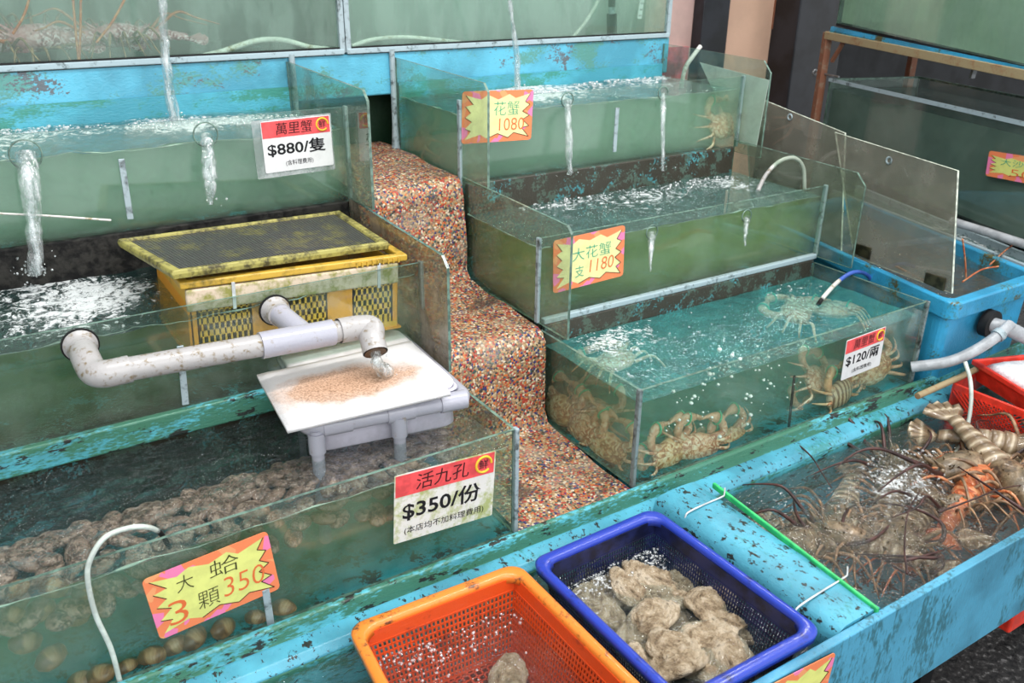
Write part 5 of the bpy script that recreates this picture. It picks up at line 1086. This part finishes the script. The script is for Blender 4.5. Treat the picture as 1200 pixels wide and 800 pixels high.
# abalone and clams in the lower left tank
def make_shell(name, mat, rr, seed):
    def fn(d): return 1 + .08 * nz(d.x * 2 + seed, d.y * 2, d.z * 2) + .02 * math.sin(d.x * 22 + d.y * 7)
    mb = MB().blob((0, 0, 0), rr, 20, 10, fn=fn)
    return tag(mb.build(name, M[mat], base=(0, 0, 0)), name, name)
ab = [make_shell('abalone', 'abalone', (.034, .024, .013), 1), make_shell('abalone', 'abalone', (.030, .022, .012), 5)]
rnd = random.Random(12); k = 0
for j in range(11):
    for i in range(38):
        x = LX + .03 + (XL - LX - .06) * (i + .5 * (j % 2) + rnd.uniform(-.25, .25)) / 37.5; yy = 1.17 + .29 * (j + rnd.uniform(-.3, .3)) / 10
        if not (-.16 < x < XL - .05) or yy > 1.462 or yy < 1.18: continue
        ht = .665 + .085 * math.exp(-((yy - 1.30) / .12) ** 2) + .02 * nz(x * 7, yy * 7) - (.10 if yy > 1.405 + .05 * nz(x * 5, 3) else 0)
        o = ab[k % 2] if k < 2 else ab[k % 2].copy()
        if k >= 2: COL.objects.link(o)
        o.location = (x, yy, ht); o.rotation_euler = (rnd.uniform(-.5, .5), rnd.uniform(-.5, .5), rnd.uniform(0, 6.28)); s = rnd.uniform(.58, .9); o.scale = (s,) * 3
        o['label'] = 'small brown abalone heaped under the rippled water of the lower left tank'; o['group'] = 'abalones in the lower left tank'; k += 1
cl_ = make_shell('clam', 'clam', (.026, .019, .013), 9); k = 0
for px, py, dp in ((150, 782, 0), (118, 790, 0), (205, 757, 0), (228, 748, 0), (262, 736, 0), (300, 724, 0), (332, 713, 0), (352, 717, 0), (178, 770, 0), (165, 786, .01), (140, 796, 0), (215, 768, .01), (245, 758, 0), (280, 745, .01), (95, 797, .01), (190, 776, .02), (318, 733, .01), (270, 752, .01), (60, 770, .03), (30, 752, .04), (15, 720, .05), (50, 715, .05), (88, 722, .05), (120, 708, .05), (20, 690, .06), (62, 688, .06), (100, 690, .06), (140, 688, .06), (172, 676, .06), (230, 660, .05), (440, 684, 0), (452, 679, 0), (585, 628, 0), (430, 690, .01), (575, 636, .01)):
    o = cl_ if k == 0 else cl_.copy()
    if k: COL.objects.link(o)
    p = at_y(px, py, Y1 + .026 + dp); o.location = p; o.rotation_euler = (rnd.uniform(.4, 1.2), rnd.uniform(-.4, .4), rnd.uniform(-.6, .6)); s = rnd.uniform(.62, .95); o.scale = (s,) * 3
    o['label'] = 'round brown clam resting against the front glass of the lower left tank'; o['group'] = 'clams behind the lower left glass'; k += 1

# ================================================================== LIGHT
w = bpy.data.worlds.new('overcast_sky'); SC.world = w; w.use_nodes = True; nt = w.node_tree; bg = nt.nodes['Background']
tc_ = nt.nodes.new('ShaderNodeTexCoord'); sp = nt.nodes.new('ShaderNodeSeparateXYZ'); nt.links.new(tc_.outputs['Generated'], sp.inputs[0])
m1_ = nt.nodes.new('ShaderNodeMath'); m1_.operation = 'MULTIPLY_ADD'; nt.links.new(sp.outputs['Y'], m1_.inputs[0]); m1_.inputs[1].default_value = -.50; m1_.inputs[2].default_value = .38
m2_ = nt.nodes.new('ShaderNodeMath'); m2_.operation = 'MULTIPLY_ADD'; nt.links.new(sp.outputs['Z'], m2_.inputs[0]); m2_.inputs[1].default_value = .20; nt.links.new(m1_.outputs[0], m2_.inputs[2])
cr = nt.nodes.new('ShaderNodeValToRGB'); nt.links.new(m2_.outputs[0], cr.inputs[0])
cr.color_ramp.elements[0].position = .1; cr.color_ramp.elements[0].color = (.05, .055, .06, 1); cr.color_ramp.elements[1].position = .75; cr.color_ramp.elements[1].color = (.95, .98, 1, 1)
nt.links.new(cr.outputs[0], bg.inputs[0]); bg.inputs[1].default_value = 1.45
def lamp(loc, tgt, sx, sy, e, col=(1, .98, .95)):
    l = bpy.data.lights.new('tube_and_fill_lamp', 'AREA'); l.shape = 'RECTANGLE'; l.size = sx; l.size_y = sy; l.energy = e; l.color = col
    o = bpy.data.objects.new('tube_and_fill_lamp', l); COL.objects.link(o); o.location = loc; o.rotation_euler = (Vector(tgt) - Vector(loc)).to_track_quat('-Z', 'Y').to_euler()
lamp((.6, .9, 3.0), (.6, 1.3, .8), 1.3, .12, 26); lamp((1.9, .8, 3.0), (1.7, 1.2, .8), 1.3, .12, 26)
lamp((3.3, 2.35, 3.0), (1.0, .7, .6), 1.2, .07, 16)
lamp((.2, -1.6, 2.7), (.9, 1.5, .9), 2.4, 1.4, 40, (.97, .98, 1))  # broad soft fill added behind the camera, not a tube
SC.view_settings.view_transform = 'Standard'; SC.view_settings.look = 'None'; SC.view_settings.gamma = 1; SC.view_settings.use_curve_mapping = False; SC.view_settings.exposure = 0.0
SC.cycles.transparent_max_bounces = 32; SC.cycles.max_bounces = 10; SC.cycles.volume_bounces = 6; SC.cycles.diffuse_bounces = 4; SC.cycles.glossy_bounces = 4; SC.cycles.sample_clamp_indirect = 6; SC.cycles.caustics_reflective = False; SC.cycles.caustics_refractive = False
for o in bpy.data.objects:
    if '_b' in o: del o['_b']
